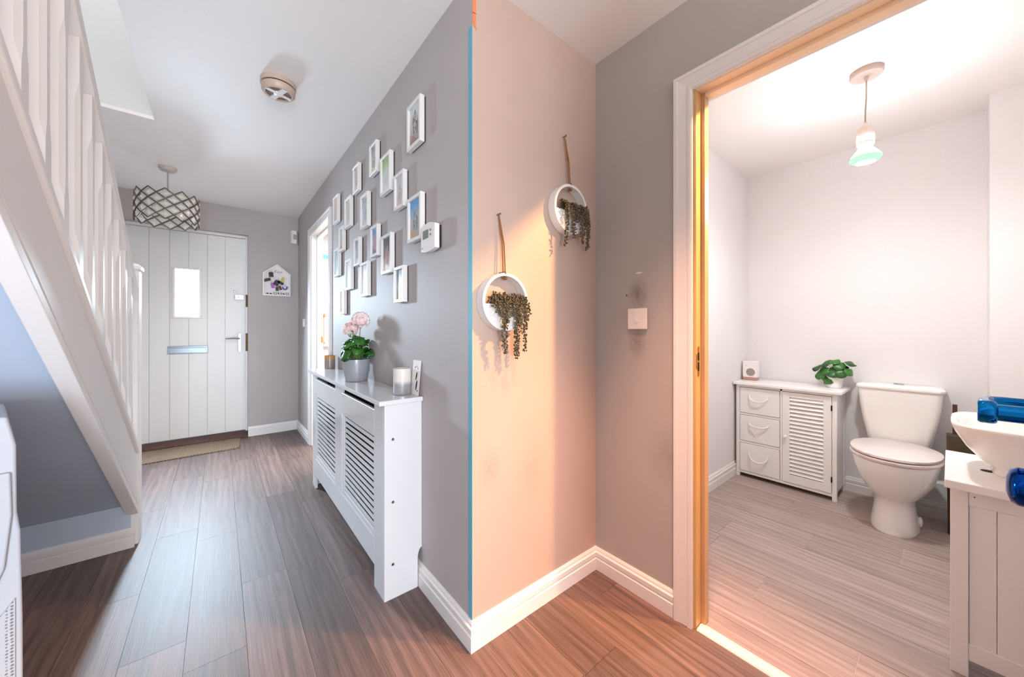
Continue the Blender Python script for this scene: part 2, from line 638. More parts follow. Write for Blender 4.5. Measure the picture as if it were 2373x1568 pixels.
# frames wall with living-room doorway (mitred at the corner)
D2a, D2b, D2h = 3.19, 3.95, 2.06
mb = MB().prism([(XR, YR), (XR + 0.1, YR + 0.1), (XR + 0.1, D2a), (XR, D2a)], 'z', 0, H)
mb.box(XR, XR + 0.1, D2b, 4.8, 0, H)
mb.box(XR, XR + 0.1, D2a, D2b, D2h, H)
struct('wall_right', mb, 'grey_wall', 'grey hall wall carrying the picture frames')
struct('wall_alcove', MB().prism([(XR, YR), (XS, YR), (XS + 0.1, YR + 0.1), (XR + 0.1, YR + 0.1)], 'z', 0, H), 'ring_wall', 'grey alcove wall with two hanging planters')
D3a, D3b, D3h = -0.155, 0.617, 2.06
mb = MB().box(XS, XS + 0.1, D3b, YR, 0, H)
mb.box(XS, XS + 0.1, -2.6, D3a, 0, H)
mb.box(XS, XS + 0.1, D3a, D3b, D3h, H)
sw = struct('wall_switch', mb, ['switch_wall'], 'grey wall with light switch beside toilet doorway')
# toilet shell
struct('wall_toilet_left', B(XS + 0.1, XB + 0.1, YR, YR + 0.1, 0, H), 'wc_wall', 'pale toilet wall left of the cabinet')
struct('wall_toilet_back', B(XB, XB + 0.1, -0.72, YR, 0, H), 'wc_wall', 'pale toilet back wall behind cistern')
struct('wall_toilet_right', B(XS + 0.1, XB + 0.1, -0.72, -0.62, 0, H), 'wc_wall')
struct('wall_toilet_inner', MB().box(XS + 0.1, XS + 0.104, D3b + 0.06, YR, 0, H).box(XS + 0.1, XS + 0.104, -0.62, D3a - 0.06, 0, H).box(XS + 0.1, XS + 0.104, D3a - 0.06, D3b + 0.06, D3h + 0.05, H), 'wc_wall')
struct('wall_boxing', B(3.215, XB, -0.62, -0.135, 0, H), 'wc_wall', 'boxed-out pipe column at right of toilet back wall')
struct('wall_pipe_boxing', B(3.33, XB, -0.135, 0.285, 0, 0.21), 'wc_wall', 'low boxed pipe ledge behind the toilet')
# front wall with door recess
FX0, FX1, FZ = -0.70, 0.236, 2.125
mb = MB().box(XL - 0.05, FX0, YF, YF + 0.22, 0, H)
mb.box(FX1, XR, YF, YF + 0.22, 0, H)
mb.box(FX0, FX1, YF, YF + 0.22, FZ, H)
struct('wall_front', mb, 'grey_wall', 'grey end wall around the front door')
struct('wall_left', B(XL - 0.1, XL, -2.6, 4.92, 0, 4.85), 'grey_wall', 'far wall of the staircase')
mb = MB().box(XL, -0.304, 3.05, 3.15, H + 0.02, 4.8)
mb.box(-0.304, -0.204, -0.1, 3.15, H + 0.04, 4.8)
mb.box(XL, -0.304, -0.1, 0.0, H + 0.04, 4.8)
struct('wall_upper', mb, 'upper_wall', 'pale upper-storey wall seen through the stairwell opening')
mb = MB().box(XL, -1.0, -2.7, -2.6, 0, H).box(1.2, 1.5, -2.7, -2.6, 0, H).box(-1.0, 1.2, -2.7, -2.6, 2.36, H)
struct('wall_back', mb, 'grey_wall')
# understairs: sloping soffit and the short wall at its foot
SL = 0.775


def zsof(y):
    return 0.770 - SL * (y - 2.0)


ysof = 2.0 + (0.770 - H) / SL
struct('ceiling_understairs', MB().prism([(2.715, zsof(2.715)), (ysof, H), (ysof + 0.05, H), (2.765, zsof(2.715))], 'x', XL, -0.3715), 'blue_grey', 'blue-grey sloping soffit under the stairs')
struct('wall_understairs', B(XL, -0.358, 2.705, 2.765, 0, zsof(2.71)), 'blue_grey', 'low blue-grey wall at the foot of the understairs soffit')
# next room seen through the doorway
mb = MB().box(XR + 0.1, 3.2, 4.70, 4.92, 0, 0.95).box(XR + 0.1, 0.80, 4.70, 4.92, 0.95, 2.1).box(2.0, 3.2, 4.70, 4.92, 0.95, 2.1).box(XR + 0.1, 3.2, 4.70, 4.92, 2.1, H)
mb.box(3.2, 3.3, 1.175, 4.9, 0, H)
struct('wall_living_room', mb, 'wc_wall', 'white living room wall beyond the inner doorway')
struct('ceiling_living_room', B(XR + 0.1, 3.3, 1.175, 4.92, H, H + 0.04), 'ceiling')
struct('floor_living_room', B(XR + 0.1, 3.3, 1.175, 4.92, -0.1, 0.0), 'wc_floor')


# ---------------- baseboards
BBP = [(0, 0), (.017, 0), (.017, .052), (.0125, .056), (.0125, .059), (.0155, .063), (.0155, .080), (.0095, .084), (.0085, .092), (.004, .100), (0, .100)]


def baseboard(name, p, q, nrm, e0, e1, label=None):
    """profile swept from p to q along the wall, nrm = direction off the wall; e = +1 outer mitre, -1 inner mitre, 0 square"""
    p, q, nrm = Vector((p[0], p[1], 0)), Vector((q[0], q[1], 0)), Vector((nrm[0], nrm[1], 0))
    d = (q - p).normalized()
    r0 = [p - d * (e0 * a) + nrm * a + Vector((0, 0, z)) for a, z in BBP]
    r1 = [q + d * (e1 * a) + nrm * a + Vector((0, 0, z)) for a, z in BBP]
    return struct(name, MB().loft([r0, r1]), 'gloss', label)


baseboard('baseboard_right', (XR, D2a - 0.07), (XR, YR), (-1, 0), 0, 1, 'white skirting along the picture-frame wall')
baseboard('baseboard_right_far', (XR, YF), (XR, D2b + 0.07), (-1, 0), -1, 0)
baseboard('baseboard_alcove', (XR, YR), (XS, YR), (0, -1), 1, -1, 'white skirting of the alcove wall')
baseboard('baseboard_switch', (XS, YR), (XS, D3b + 0.072), (-1, 0), -1, 0, 'white skirting under the light switch')
baseboard('baseboard_front', (FX1, YF), (XR, YF), (0, -1), 0, -1, 'white skirting right of the front door')
baseboard('baseboard_understairs', (-0.343, 2.705), (XL, 2.705), (0, -1), 0, 0, 'white skirting under the stairs')
baseboard('baseboard_toilet_left', (XS + 0.1, YR), (XB, YR), (0, -1), 0, -1, 'white skirting left of bathroom cabinet')
baseboard('baseboard_toilet_back', (XB, YR), (XB, 0.285), (-1, 0), -1, -1, 'white skirting between cabinet and toilet')
baseboard('baseboard_toilet_step', (XB, 0.285), (3.33, 0.285), (0, 1), 0, 1)
baseboard('baseboard_toilet_box', (3.33, 0.285), (3.33, -0.135), (-1, 0), 1, 0, 'white skirting behind the toilet pedestal')
baseboard('baseboard_toilet_column', (3.215, -0.135), (3.215, -0.6), (-1, 0), 0, 0)

# strips added for a colour fringe along the corner
struct('added_fringe_1', B(XR - 0.0015, XR, YR, YR + 0.023, 0.10, 2.215), 'fringe_teal', 'added teal colour-fringe strip down the wall corner')
struct('added_fringe_2', MB().prism([(0.6975, 2.262), (0.712, 2.262), (0.711, 2.225), (0.714, 2.205), (0.6975, 2.218)], 'y', YR - 0.0015, YR).prism([(0.6975, 2.26), (0.712, 2.26), (0.712, 2.395), (0.6975, 2.395)], 'y', YR - 0.0015, YR), 'matt_orange', 'added scrap of orange colour fringe at top of the corner')

# ---------------- doorways
ARP = [(0, 0), (0, .012), (.006, .016), (.016, .016), (.020, .011), (.024, .013), (.052, .017), (.056, .020), (.068, .020), (.070, .017), (.070, 0)]


def architrave(parent, y0, y1, zt, xw, s, w=1.0):
    """three mitred lengths around an opening in a wall x = xw; s = -1 faces -X"""
    prof = [(a * w, b) for a, b in ARP]
    for side in (1, -1):
        yy = y1 if side > 0 else y0
        r0 = [(xw + s * d, yy + side * a, 0.0) for a, d in prof]
        r1 = [(xw + s * d, yy + side * a, zt + a) for a, d in prof]
        part('architrave', MB().loft([r0, r1]), 'gloss', parent)
    r0 = [(xw + s * d, y0 - a, zt + a) for a, d in prof]
    r1 = [(xw + s * d, y1 + a, zt + a) for a, d in prof]
    part('architrave', MB().loft([r0, r1]), 'gloss', parent)


d3 = setting('door_3', (XS, 0.23, 0), 'white-framed toilet doorway, its door opened outwards')
architrave(d3, D3a, D3b, D3h - 0.02, XS, -1)
mb = MB()
lin_t = 0.010
mb.box(XS - 0.001, XS + 0.041, D3b - lin_t, D3b + 0.0, 0, D3h)
mb.box(XS - 0.001, XS + 0.041, D3a, D3a + lin_t, 0, D3h)
part('door_lining', mb, 'warm_lit', d3, 'white rebate of the door lining, warm glow in its colour', bevel=0.001)
part('head_lining', B(XS - 0.001, XS + 0.041, D3a + lin_t, D3b - lin_t, D3h - 0.022, D3h), 'peach', d3, 'white head of the door lining, warm glow in its colour', bevel=0.001)
mb = MB()
mb.box(XS + 0.041, XS + 0.075, D3b - 0.024, D3b, 0, D3h - 0.02)
mb.box(XS + 0.041, XS + 0.075, D3a, D3a + 0.024, 0, D3h - 0.02)
part('door_stop', mb, 'tan', d3, 'white door stop, warm glow in its colour', bevel=0.0015)
part('head_stop', B(XS + 0.041, XS + 0.075, D3a + 0.024, D3b - 0.024, D3h - 0.036, D3h), 'peach', d3, 'white head stop, warm glow in its colour', bevel=0.0015)
mb = MB()
mb.box(XS + 0.075, XS + 0.105, D3b - lin_t, D3b, 0, D3h)
mb.box(XS + 0.075, XS + 0.105, D3a, D3a + lin_t, 0, D3h)
mb.box(XS + 0.075, XS + 0.105, D3a, D3b, D3h - 0.022, D3h)
part('door_lining', mb, 'gloss', d3)
architrave(d3, D3a, D3b, D3h - 0.02, XS + 0.104, 1)
# latch strike plate
mb = MB()
pl_ = [(1.4115 + 0.0075 * math.cos(a), 0.0 + 0.0075 * math.sin(a)) for a in [PI * k / 8 for k in range(9)]]
poly = [(x, 1.062 + z) for x, z in pl_] + [(x, 0.962 - z) for x, z in pl_[::-1]]
mb.prism(poly, 'y', D3b - lin_t - 0.0015, D3b - lin_t)
mb.box(1.394, 1.4115, D3b - lin_t - 0.0014, D3b - lin_t, 0.985, 1.04)
sp_ = part('strike_plate', mb, 'brass', d3, 'brass strike plate')
mb = MB()
mb.box(1.4075, 1.4165, D3b - lin_t - 0.003, D3b - lin_t - 0.0015, 1.016, 1.045)
mb.box(1.4075, 1.4165, D3b - lin_t - 0.003, D3b - lin_t - 0.0015, 0.975, 1.008)
part('latch_hole', mb, 'black', sp_)
part('threshold_strip', MB().prism([(1.392, 0.0), (1.398, 0.006), (1.428, 0.008), (1.447, 0.0)], 'y', D3a + 0.01, D3b - 0.012), 'gloss', d3, 'white threshold bar', bevel=0.001)
# the open leaf (outside the frame) and its chrome furniture (inside it), blue reflection put into the metal colour
hx, hy, ex, ey = 1.372, -0.150, 0.615, -0.085
dv = Vector((ex - hx, ey - hy, 0)).normalized()
nv = Vector((dv.y, -dv.x, 0))
if nv.y < 0:
    nv = -nv
q = [Vector((hx, hy, 0)), Vector((ex, ey, 0)), Vector((ex, ey, 0)) - nv * 0.038, Vector((hx, hy, 0)) - nv * 0.038]
part('door_leaf', MB().prism([(v.x, v.y) for v in q], 'z', 0.008, 2.035), 'gloss', d3, bevel=0.002)
mb = MB()
yl = -0.0925
mb.lathe([(0.026, 0.0), (0.026, 0.006), (0.022, 0.009), (0.0095, 0.010), (0.0095, 0.0575), (0.0125, 0.0585), (0.0135, 0.061), (0.0135, 0.070), (0.012, 0.072)], (0.70, yl, 1.038), 28, 'y')
mb.tube([(0.704, -0.028, 1.0385), (0.740, -0.028, 1.0385), (0.785, -0.029, 1.0385), (0.800, -0.033, 1.0385), (0.806, -0.044, 1.0385), (0.806, -0.066, 1.0385)], [0.0072, 0.0070, 0.0068, 0.0066, 0.0062, 0.006], 12)
hd = part('door_handle', mb, 'chrome_blue_reflection', d3, 'chrome lever handle, blue reflection in its colour', smooth=True, angle=50)
mb = MB().lathe([(0.026, 0.0), (0.026, 0.006), (0.012, 0.009), (0.010, 0.024), (0.016, 0.030), (0.021, 0.036), (0.0215, 0.044), (0.018, 0.049), (0.008, 0.052)], (0.70, yl, 0.957), 28, 'y')
part('thumb_turn', mb, metal('chrome_deep_blue_reflection', (10, 66, 150), 0.12), d3, 'chrome thumb-turn knob, blue reflection in its colour', smooth=True, angle=50)  # deeper blue reflection painted into the chrome

d2 = setting('door_2', (XR, 3.57, 0), 'white doorway into the bright living room')
architrave(d2, D2a, D2b, D2h - 0.02, XR, -1)
mb = MB()
mb.box(XR, XR + 0.1, D2b - 0.02, D2b + 0.0, 0, D2h).box(XR, XR + 0.1, D2a, D2a + 0.02, 0, D2h).box(XR, XR + 0.1, D2a, D2b, D2h - 0.02, D2h)
part('door_lining', mb, 'gloss', d2)
mb = MB()
mb.box(XR + 0.045, XR + 0.075, D2b - 0.033, D2b - 0.02, 0, D2h - 0.02).box(XR + 0.045, XR + 0.075, D2a + 0.02, D2a + 0.033, 0, D2h - 0.02).box(XR + 0.045, XR + 0.075, D2a, D2b, D2h - 0.034, D2h - 0.02)
part('door_stop', mb, 'gloss', d2, bevel=0.001)
part('strike_plate', B(XR + 0.082, XR + 0.096, D2b - 0.0215, D2b - 0.02, 1.0, 1.06), 'brass', d2, 'brass strike plate')

# living room window with striped blind
w1 = setting('window_1', (1.4, 4.70, 1.0), 'living room window with pale striped blind')
mb = MB()
for (a, b, c, d) in ((0.80, 2.0, 0.95, 1.0), (0.80, 2.0, 2.05, 2.1), (0.80, 0.85, 1.0, 2.05), (1.95, 2.0, 1.0, 2.05), (1.38, 1.42, 1.0, 2.05)):
    mb.box(a, b, 4.78, 4.84, c, d)
part('window_frame', mb, 'gloss', w1, bevel=0.003)
part('pane', B(0.85, 1.95, 4.805, 4.812, 1.0, 2.05), emit('window_pane_daylight', (240, 247, 255), 1.6), w1)
t = NT('striped_blind_cloth')
sp = t.n('ShaderNodeSeparateXYZ')
t.l(t.n('ShaderNodeNewGeometry').outputs['Position'], sp.inputs[0])
zz = t.math('DIVIDE', t.math('SUBTRACT', sp.outputs[2], 1.42), 0.62)
rp = t.ramp(zz, [(0.0, lin((150, 214, 228))), (0.06, lin((240, 236, 210))), (0.14, lin((170, 222, 232))), (0.16, lin((243, 238, 214))), (0.86, lin((240, 236, 214))), (0.88, lin((120, 204, 226))), (0.96, lin((236, 240, 236)))])
rp.node.color_ramp.interpolation = 'CONSTANT'
t.l(rp, t.b.inputs['Base Color'])
t.b.inputs['Roughness'].default_value = 0.9
t.b.inputs['Subsurface Weight'].default_value = 0.2
wavy = []
mbb = MB()
for k in range(8):
    z0, z1 = 1.42 + k * 0.0775, 1.42 + (k + 1) * 0.0775
    mbb.box(0.84, 1.97, 4.715 - (0.004 if k % 2 else 0.0), 4.722, z0, z1)
part('blind', mbb, t.m, w1, 'cream blind with sky-blue bands')
part('window_sill', B(0.78, 2.02, 4.64, 4.78, 0.93, 0.96), 'gloss', w1, bevel=0.004)
# small ornaments on the sill of that window
for (x, r_, h_, m_, lb) in ((0.955, 0.022, 0.36, 'matt_orange', 'orange ornament stem on the living room window sill'), (0.925, 0.016, 0.33, 'black', 'dark thin ornament on the living room window sill')):
    single('window_ornament', MB().lathe([(r_ * 0.9, 0), (r_ * 0.9, 0.02), (0.005, 0.03), (0.005, h_ - 0.05), (r_, h_ - 0.03), (r_, h_ - 0.008), (r_ * 0.5, h_)], (x, 4.675, 0.96), 14), m_, lb, 'ornament', (x, 4.675, 0.96), 'ornaments on the living room sill', smooth=True)

# ---------------- front door
YD = 4.775
d1 = setting('door_1', (-0.23, YD, 0), 'white boarded front door with small frosted pane and letter plate')
mb = MB()
mb.box(FX0, -0.660, YD - 0.02, YD + 0.05, 0, FZ).box(0.2165, FX1, YD - 0.02, YD + 0.05, 0, FZ).box(-0.66, 0.2165, YD - 0.02, YD + 0.05, 2.098, FZ)
part('door_frame', mb, 'gloss', d1, bevel=0.003)
part('threshold', MB().prism([(YF - 0.025, 0.0), (YF - 0.025, 0.022), (YD - 0.03, 0.052), (YD + 0.03, 0.055), (YD + 0.03, 0.0)], 'x', FX0, FX1), 'threshold_wood', d1, 'dark hardwood threshold', bevel=0.003)
part('door_core', MB().box(-0.655, 0.212, YD + 0.008, YD + 0.04, 0.06, 1.26).box(-0.655, 0.212, YD + 0.008, YD + 0.04, 1.72, 2.094).box(-0.655, -0.33, YD + 0.008, YD + 0.04, 1.26, 1.72).box(-0.155, 0.212, YD + 0.008, YD + 0.04, 1.26, 1.72), 'door_white', d1)
ex_ = [-0.655, -0.512, -0.372, -0.234, -0.094, 0.048, 0.212]
for i in range(6):
    a, b = ex_[i] + 0.0012, ex_[i + 1] - 0.0012
    mb = MB()
    if i in (2, 3):
        mb.box(a, b, YD, YD + 0.010, 0.064, 1.24).box(a, b, YD, YD + 0.010, 1.74, 2.092)
        if i == 2:
            mb.box(a, -0.352, YD, YD + 0.010, 1.24, 1.74)
        else:
            mb.box(-0.136, b, YD, YD + 0.010, 1.24, 1.74)
    else:
        mb.box(a, b, YD, YD + 0.010, 0.064, 2.092)
    part('door_board', mb, 'door_white', d1, bevel=0.0012, seg=1)
mb = MB()
for (a, b, c, d) in ((-0.354, -0.134, 1.238, 1.258), (-0.354, -0.134, 1.722, 1.742), (-0.354, -0.332, 1.258, 1.722), (-0.156, -0.134, 1.258, 1.722)):
    mb.box(a, b, YD - 0.012, YD + 0.012, c, d)
part('glazing_frame', mb, 'gloss', d1, bevel=0.004)
part('pane', B(-0.332, -0.156, YD + 0.004, YD + 0.010, 1.258, 1.722), 'daylight_pane', d1, 'frosted pane lit by daylight')
lp = part('letter_plate', B(-0.385, -0.090, YD - 0.010, YD, 0.893, 0.968), 'steel', d1, 'brushed steel letter plate', bevel=0.003)
part('letter_flap', MB().box(-0.372, -0.103, YD - 0.016, YD - 0.010, 0.900, 0.948).box(-0.378, -0.097, YD - 0.020, YD - 0.010, 0.950, 0.960), 'steel', lp, bevel=0.002)
mb = MB().box(0.152, 0.182, YD - 0.008, YD, 0.892, 1.092)
hp = part('handle_plate', mb, 'chrome', d1, 'chrome handle back plate', bevel=0.007, seg=3)
mb = MB().lathe([(0.010, 0), (0.010, -0.045)], (0.167, YD - 0.008, 1.035), 12, 'y').tube([(0.170, YD - 0.05, 1.035), (0.12, YD - 0.052, 1.038), (0.05, YD - 0.05, 1.034)], [0.010, 0.009, 0.007], 10)
part('door_handle', mb, 'chrome', hp, smooth=True)
part('lock_cylinder', MB().lathe([(0.008, 0), (0.008, -0.012)], (0.167, YD - 0.008, 0.935), 12, 'y'), 'chrome', hp)
mb = MB().box(0.130, 0.205, YD - 0.022, YD, 1.445, 1.495).lathe([(0.011, 0), (0.011, -0.02), (0.008, -0.024)], (0.155, YD - 0.022, 1.470), 12, 'y')
part('night_latch', mb, 'chrome', d1, 'small chrome night latch', bevel=0.003)
part('door_viewer', MB().lathe([(0.012, 0), (0.012, -0.005), (0.006, -0.007)], (0.128, YD, 1.53), 14, 'y'), 'chrome', d1)
part('strike_plate', MB().box(0.2185, 0.2345, YD - 0.024, YD - 0.02, 1.37, 1.50).box(0.2185, 0.2345, YD - 0.024, YD - 0.02, 0.90, 1.09), 'bronze', d1, 'dark worn strike plates on the frame')

# doormat against the threshold
mb = MB()
pts = []
for (cx, cy, a0) in ((0.115, 4.318, -90), (0.135, 4.630, 0), (-0.62, 4.655, 90), (-0.62, 4.298, 180)):
    for k in range(5):
        a = math.radians(a0 + 22.5 * k)
        pts.append((cx + 0.035 * math.cos(a), cy + 0.035 * math.sin(a)))
mb.prism(pts, 'z', 0.0005, 0.010)
single('doormat', mb, 'coir', 'beige ribbed coir doormat lying before the front door', 'doormat', (-0.25, 4.47, 0), bevel=0.003)


# ------------------------------------------------------------------ staircase
st = thing('staircase', 'white painted staircase with chamfered spindles rising to the left', 'staircase', (-0.36, 2.75, 0))


def band(za, zb, x0, x1, y0, y1):
    """a sloping board: z offsets za..zb measured at y = 2, running parallel to the flight"""
    f = lambda z, y: z - SL * (y - 2.0)
    return MB().prism([(y0, f(za, y0)), (y1, f(za, y1)), (y1, f(zb, y1)), (y0, f(zb, y0))], 'x', x0, x1)


ytop = 0.10
part('string', band(0.735, 1.035, -0.371, -0.338, ytop, 2.715), 'stair_white', st, 'white outer string')
part('string_trim', band(0.715, 0.752, -0.375, -0.330, ytop, 2.715), 'stair_white', st, bevel=0.003)
part('string_bead', band(0.764, 0.778, -0.345, -0.332, ytop, 2.715), 'stair_white', st, bevel=0.004)
part('string_cap', band(1.030, 1.068, -0.386, -0.326, ytop, 2.715), 'stair_white', st, bevel=0.006)
part('wall_string', band(0.735, 1.035, XL + 0.001, XL + 0.025, ytop, 3.0), 'stair_white', st)
for i in range(13):
    y1 = 3.19 - 0.24 * i
    z = 0.186 * (i + 1)
    xo = -0.372 if i > 1 else -0.43
    part('tread', B(XL + 0.025, xo, y1 - 0.24, y1 + 0.022, z - 0.028, z), 'stair_white', st, bevel=0.006)
    part('riser', B(XL + 0.025, xo, y1 - 0.016, y1, z - 0.186, z - 0.028), 'stair_white', st)
part('newel_post', B(-0.424, -0.329, 2.715, 2.812, 0, 1.445), 'stair_white', st, 'square white newel post', bevel=0.006)
nw = [o for o in st.children if o.name.startswith('newel')][0]
mb = MB()
cx, cy = -0.3765, 2.7635
mb.loft([[(cx + sx * r, cy + sy * r, z) for sx, sy in ((-1, -1), (1, -1), (1, 1), (-1, 1))] for r, z in ((0.044, 1.444), (0.056, 1.450), (0.056, 1.468), (0.046, 1.478), (0.02, 1.486))])
part('newel_cap', mb, 'stair_white', nw, bevel=0.003)
ZR = 1.86


def zr(y):
    return ZR - 0.765 * (y - 2.0)


mb = MB()
prof = [(-0.026, -0.030), (0.026, -0.030), (0.029, -0.012), (0.025, 0.004), (0.029, 0.016), (0.022, 0.028), (0.0, 0.033), (-0.022, 0.028), (-0.029, 0.016), (-0.025, 0.004), (-0.029, -0.012)]
xh = -0.357
mb.loft([[(xh + a, y, zr(y) + b * 1.1) for a, b in prof] for y in (ytop, 1.2, 2.716)])
part('handrail', mb, 'stair_white', st, 'white moulded handrail', smooth=True, angle=40)


def spindle(y):
    a, b = 0.0205, 0.0105
    zb, zt = 1.066 - SL * (y - 2.0) - 0.02, zr(y) - 0.02
    mb = MB()

    def ring(k, z):
        c = a - k
        return [(xh + px, y + py, z) for px, py in ((-c, -a), (c, -a), (a, -c), (a, c), (c, a), (-c, a), (-a, c), (-a, -c))]
    mb.loft([ring(0.0005, zb), ring(0.0005, zb + 0.14), ring(b, zb + 0.19), ring(b, zt - 0.19), ring(0.0005, zt - 0.14), ring(0.0005, zt)])
    part('spindle', mb, 'stair_white', st)


for k in range(16):
    spindle(2.585 - 0.1415 * k)

# ------------------------------------------------------------------ hall pendant with lattice shade
lc = Vector((-0.312, 3.881, H))
hp_ = thing('pendant_lamp', 'pendant with pewter lattice and crystal drum shade near the front door', 'lamp', tuple(lc))
part('ceiling_rose', MB().lathe([(0.056, 0), (0.056, -0.010), (0.046, -0.028), (0.012, -0.032)], lc, 24), 'rose_grey', hp_, smooth=True)
part('rod', MB().tube([lc + Vector((0, 0, -0.03)), lc + Vector((0, 0, -0.28))], 0.0045, 8), 'cable', hp_)
zt_, zb_, R_ = 2.185, 1.955, 0.185
N_ = 12
dz = (zt_ - zb_) / 6


def cyl(a, z, r=R_):
    return Vector((lc.x + r * math.cos(a), lc.y + r * math.sin(a), z))


for hand in (1, -1):
    for k in range(N_):
        a0 = 2 * PI * k / N_
        pts = [cyl(a0 + hand * PI / N_ * j, zb_ + dz * j) for j in range(7)]
        part('lattice_bar', MB().tube(pts, 0.0044, 5), 'lattice', hp_)
for j in range(1, 6):
    for k in range(N_):
        a = 2 * PI * (k + (0.5 if j % 2 == 0 else 0.0)) / N_
        c = cyl(a, zb_ + dz * j, R_ - 0.008)
        e1 = Vector((-math.sin(a), math.cos(a), 0))
        nn = Vector((math.cos(a), math.sin(a), 0))
        up = Vector((0, 0, 1))
        hw, hh2 = 0.038, 0.031
        mb = MB()
        vs = [c + e1 * hw, c + up * hh2, c - e1 * hw, c - up * hh2, c + nn * 0.016, c - nn * 0.016]
        vs += [c + e1 * hw * 0.45 + up * hh2 * 0.45 + nn * 0.013]
        mb.add(vs[:6], [(0, 1, 4), (1, 2, 4), (2, 3, 4), (3, 0, 4), (1, 0, 5), (2, 1, 5), (3, 2, 5), (0, 3, 5)])
        part('crystal', mb, 'crystal', hp_)
mb = MB()
for a in (0, 2 * PI / 3, 4 * PI / 3):
    mb.tube([lc + Vector((0, 0, -0.25)), cyl(a, 2.165)], 0.003, 5)
part('spider_arm', mb, 'lattice', hp_)
mb = MB().lathe([(0.018, 0.0), (0.018, -0.05), (0.012, -0.055)], lc + Vector((0, 0, -0.245)), 14)
part('lamp_holder', mb, 'plastic', hp_, smooth=True)
mb = MB().ell(lc + Vector((0, 0, -0.335)), (0.026, 0.026, 0.036), 12, 8)
part('bulb', mb, 'wax', hp_, 'unlit amber bulb', smooth=True)

# ------------------------------------------------------------------ smoke alarm
sc_ = (0.236, 2.185, H)
sa = thing('smoke_alarm', 'round beige smoke alarm on the hall ceiling', 'smoke alarm', sc_)
part('base', MB().lathe([(0.078, 0), (0.078, -0.024)], sc_, 36), 'plastic_warm', sa, smooth=True)
part('gap_ring', MB().lathe([(0.0730, -0.0235), (0.0730, -0.029)], sc_, 36), 'black', sa)
part('body', MB().lathe([(0.0755, -0.0290), (0.073, -0.052), (0.066, -0.060), (0.056, -0.060), (0.056, -0.054)], sc_, 36), 'plastic_warm', sa, smooth=True)
part('vent_well', MB().lathe([(0.058, -0.053), (0.058, -0.0545)], sc_, 32), paint('brown_grey_mesh', (132, 116, 106), 0.8, 0.1, 0.0), sa)
mb = MB()
for k in range(4):
    a = PI / 2 * k + 0.35
    d = Vector((math.cos(a), math.sin(a), 0))
    e = Vector((-d.y, d.x, 0))
    p0 = Vector(sc_) + Vector((0, 0, -0.061))
    wd = 0.012 if k % 2 else 0.005
    q = [p0 + d * 0.012 + e * wd, p0 + d * 0.06 + e * wd, p0 + d * 0.06 - e * wd, p0 + d * 0.012 - e * wd]
    mb.prism([(v.x, v.y) for v in q], 'z', H - 0.062, H - 0.054)
part('spoke', mb, 'plastic', sa)
part('test_button', MB().lathe([(0.021, -0.053), (0.021, -0.062), (0.018, -0.064)], sc_, 20), 'plastic', sa, smooth=True)

# ------------------------------------------------------------------ picture frames
def photo_mat(name, top, mid, bot, subj, oy=0.0, rz=0.32, ry=0.26, cz=0.42, blur=0.5):
    t = NT(name)
    tc = t.n('ShaderNodeTexCoord')
    sp = t.n('ShaderNodeSeparateXYZ')
    t.l(tc.outputs['Generated'], sp.inputs[0])
    nz = t.noise(tc.outputs['Generated'], 5.0, 4.0, 0.6)
    zz = t.math('ADD', sp.outputs[2], t.math('MULTIPLY', t.math('SUBTRACT', nz, 0.5), 0.5))
    col = t.ramp(zz, [(0.12, lin(bot)), (0.5, lin(mid)), (0.85, lin(top))])
    a = t.math('DIVIDE', t.math('SUBTRACT', sp.outputs[1], 0.5 + oy), ry)
    b = t.math('DIVIDE', t.math('SUBTRACT', zz, cz), rz)
    d = t.math('ADD', t.math('MULTIPLY', a, a), t.math('MULTIPLY', b, b))
    f = t.ramp(d, [(0.5, (1, 1, 1, 1)), (1.1, (0, 0, 0, 1))])
    nz2 = t.noise(tc.outputs['Generated'], 9.0, 3.0)
    s2 = t.mix(t.ramp(nz2, [(0.4, (0, 0, 0, 1)), (0.62, (1, 1, 1, 1))]), lin(subj), lin(mid))
    t.l(t.mix(f, col, s2), t.b.inputs['Base Color'])
    t.b.inputs['Roughness'].default_value = 0.25
    return t.m


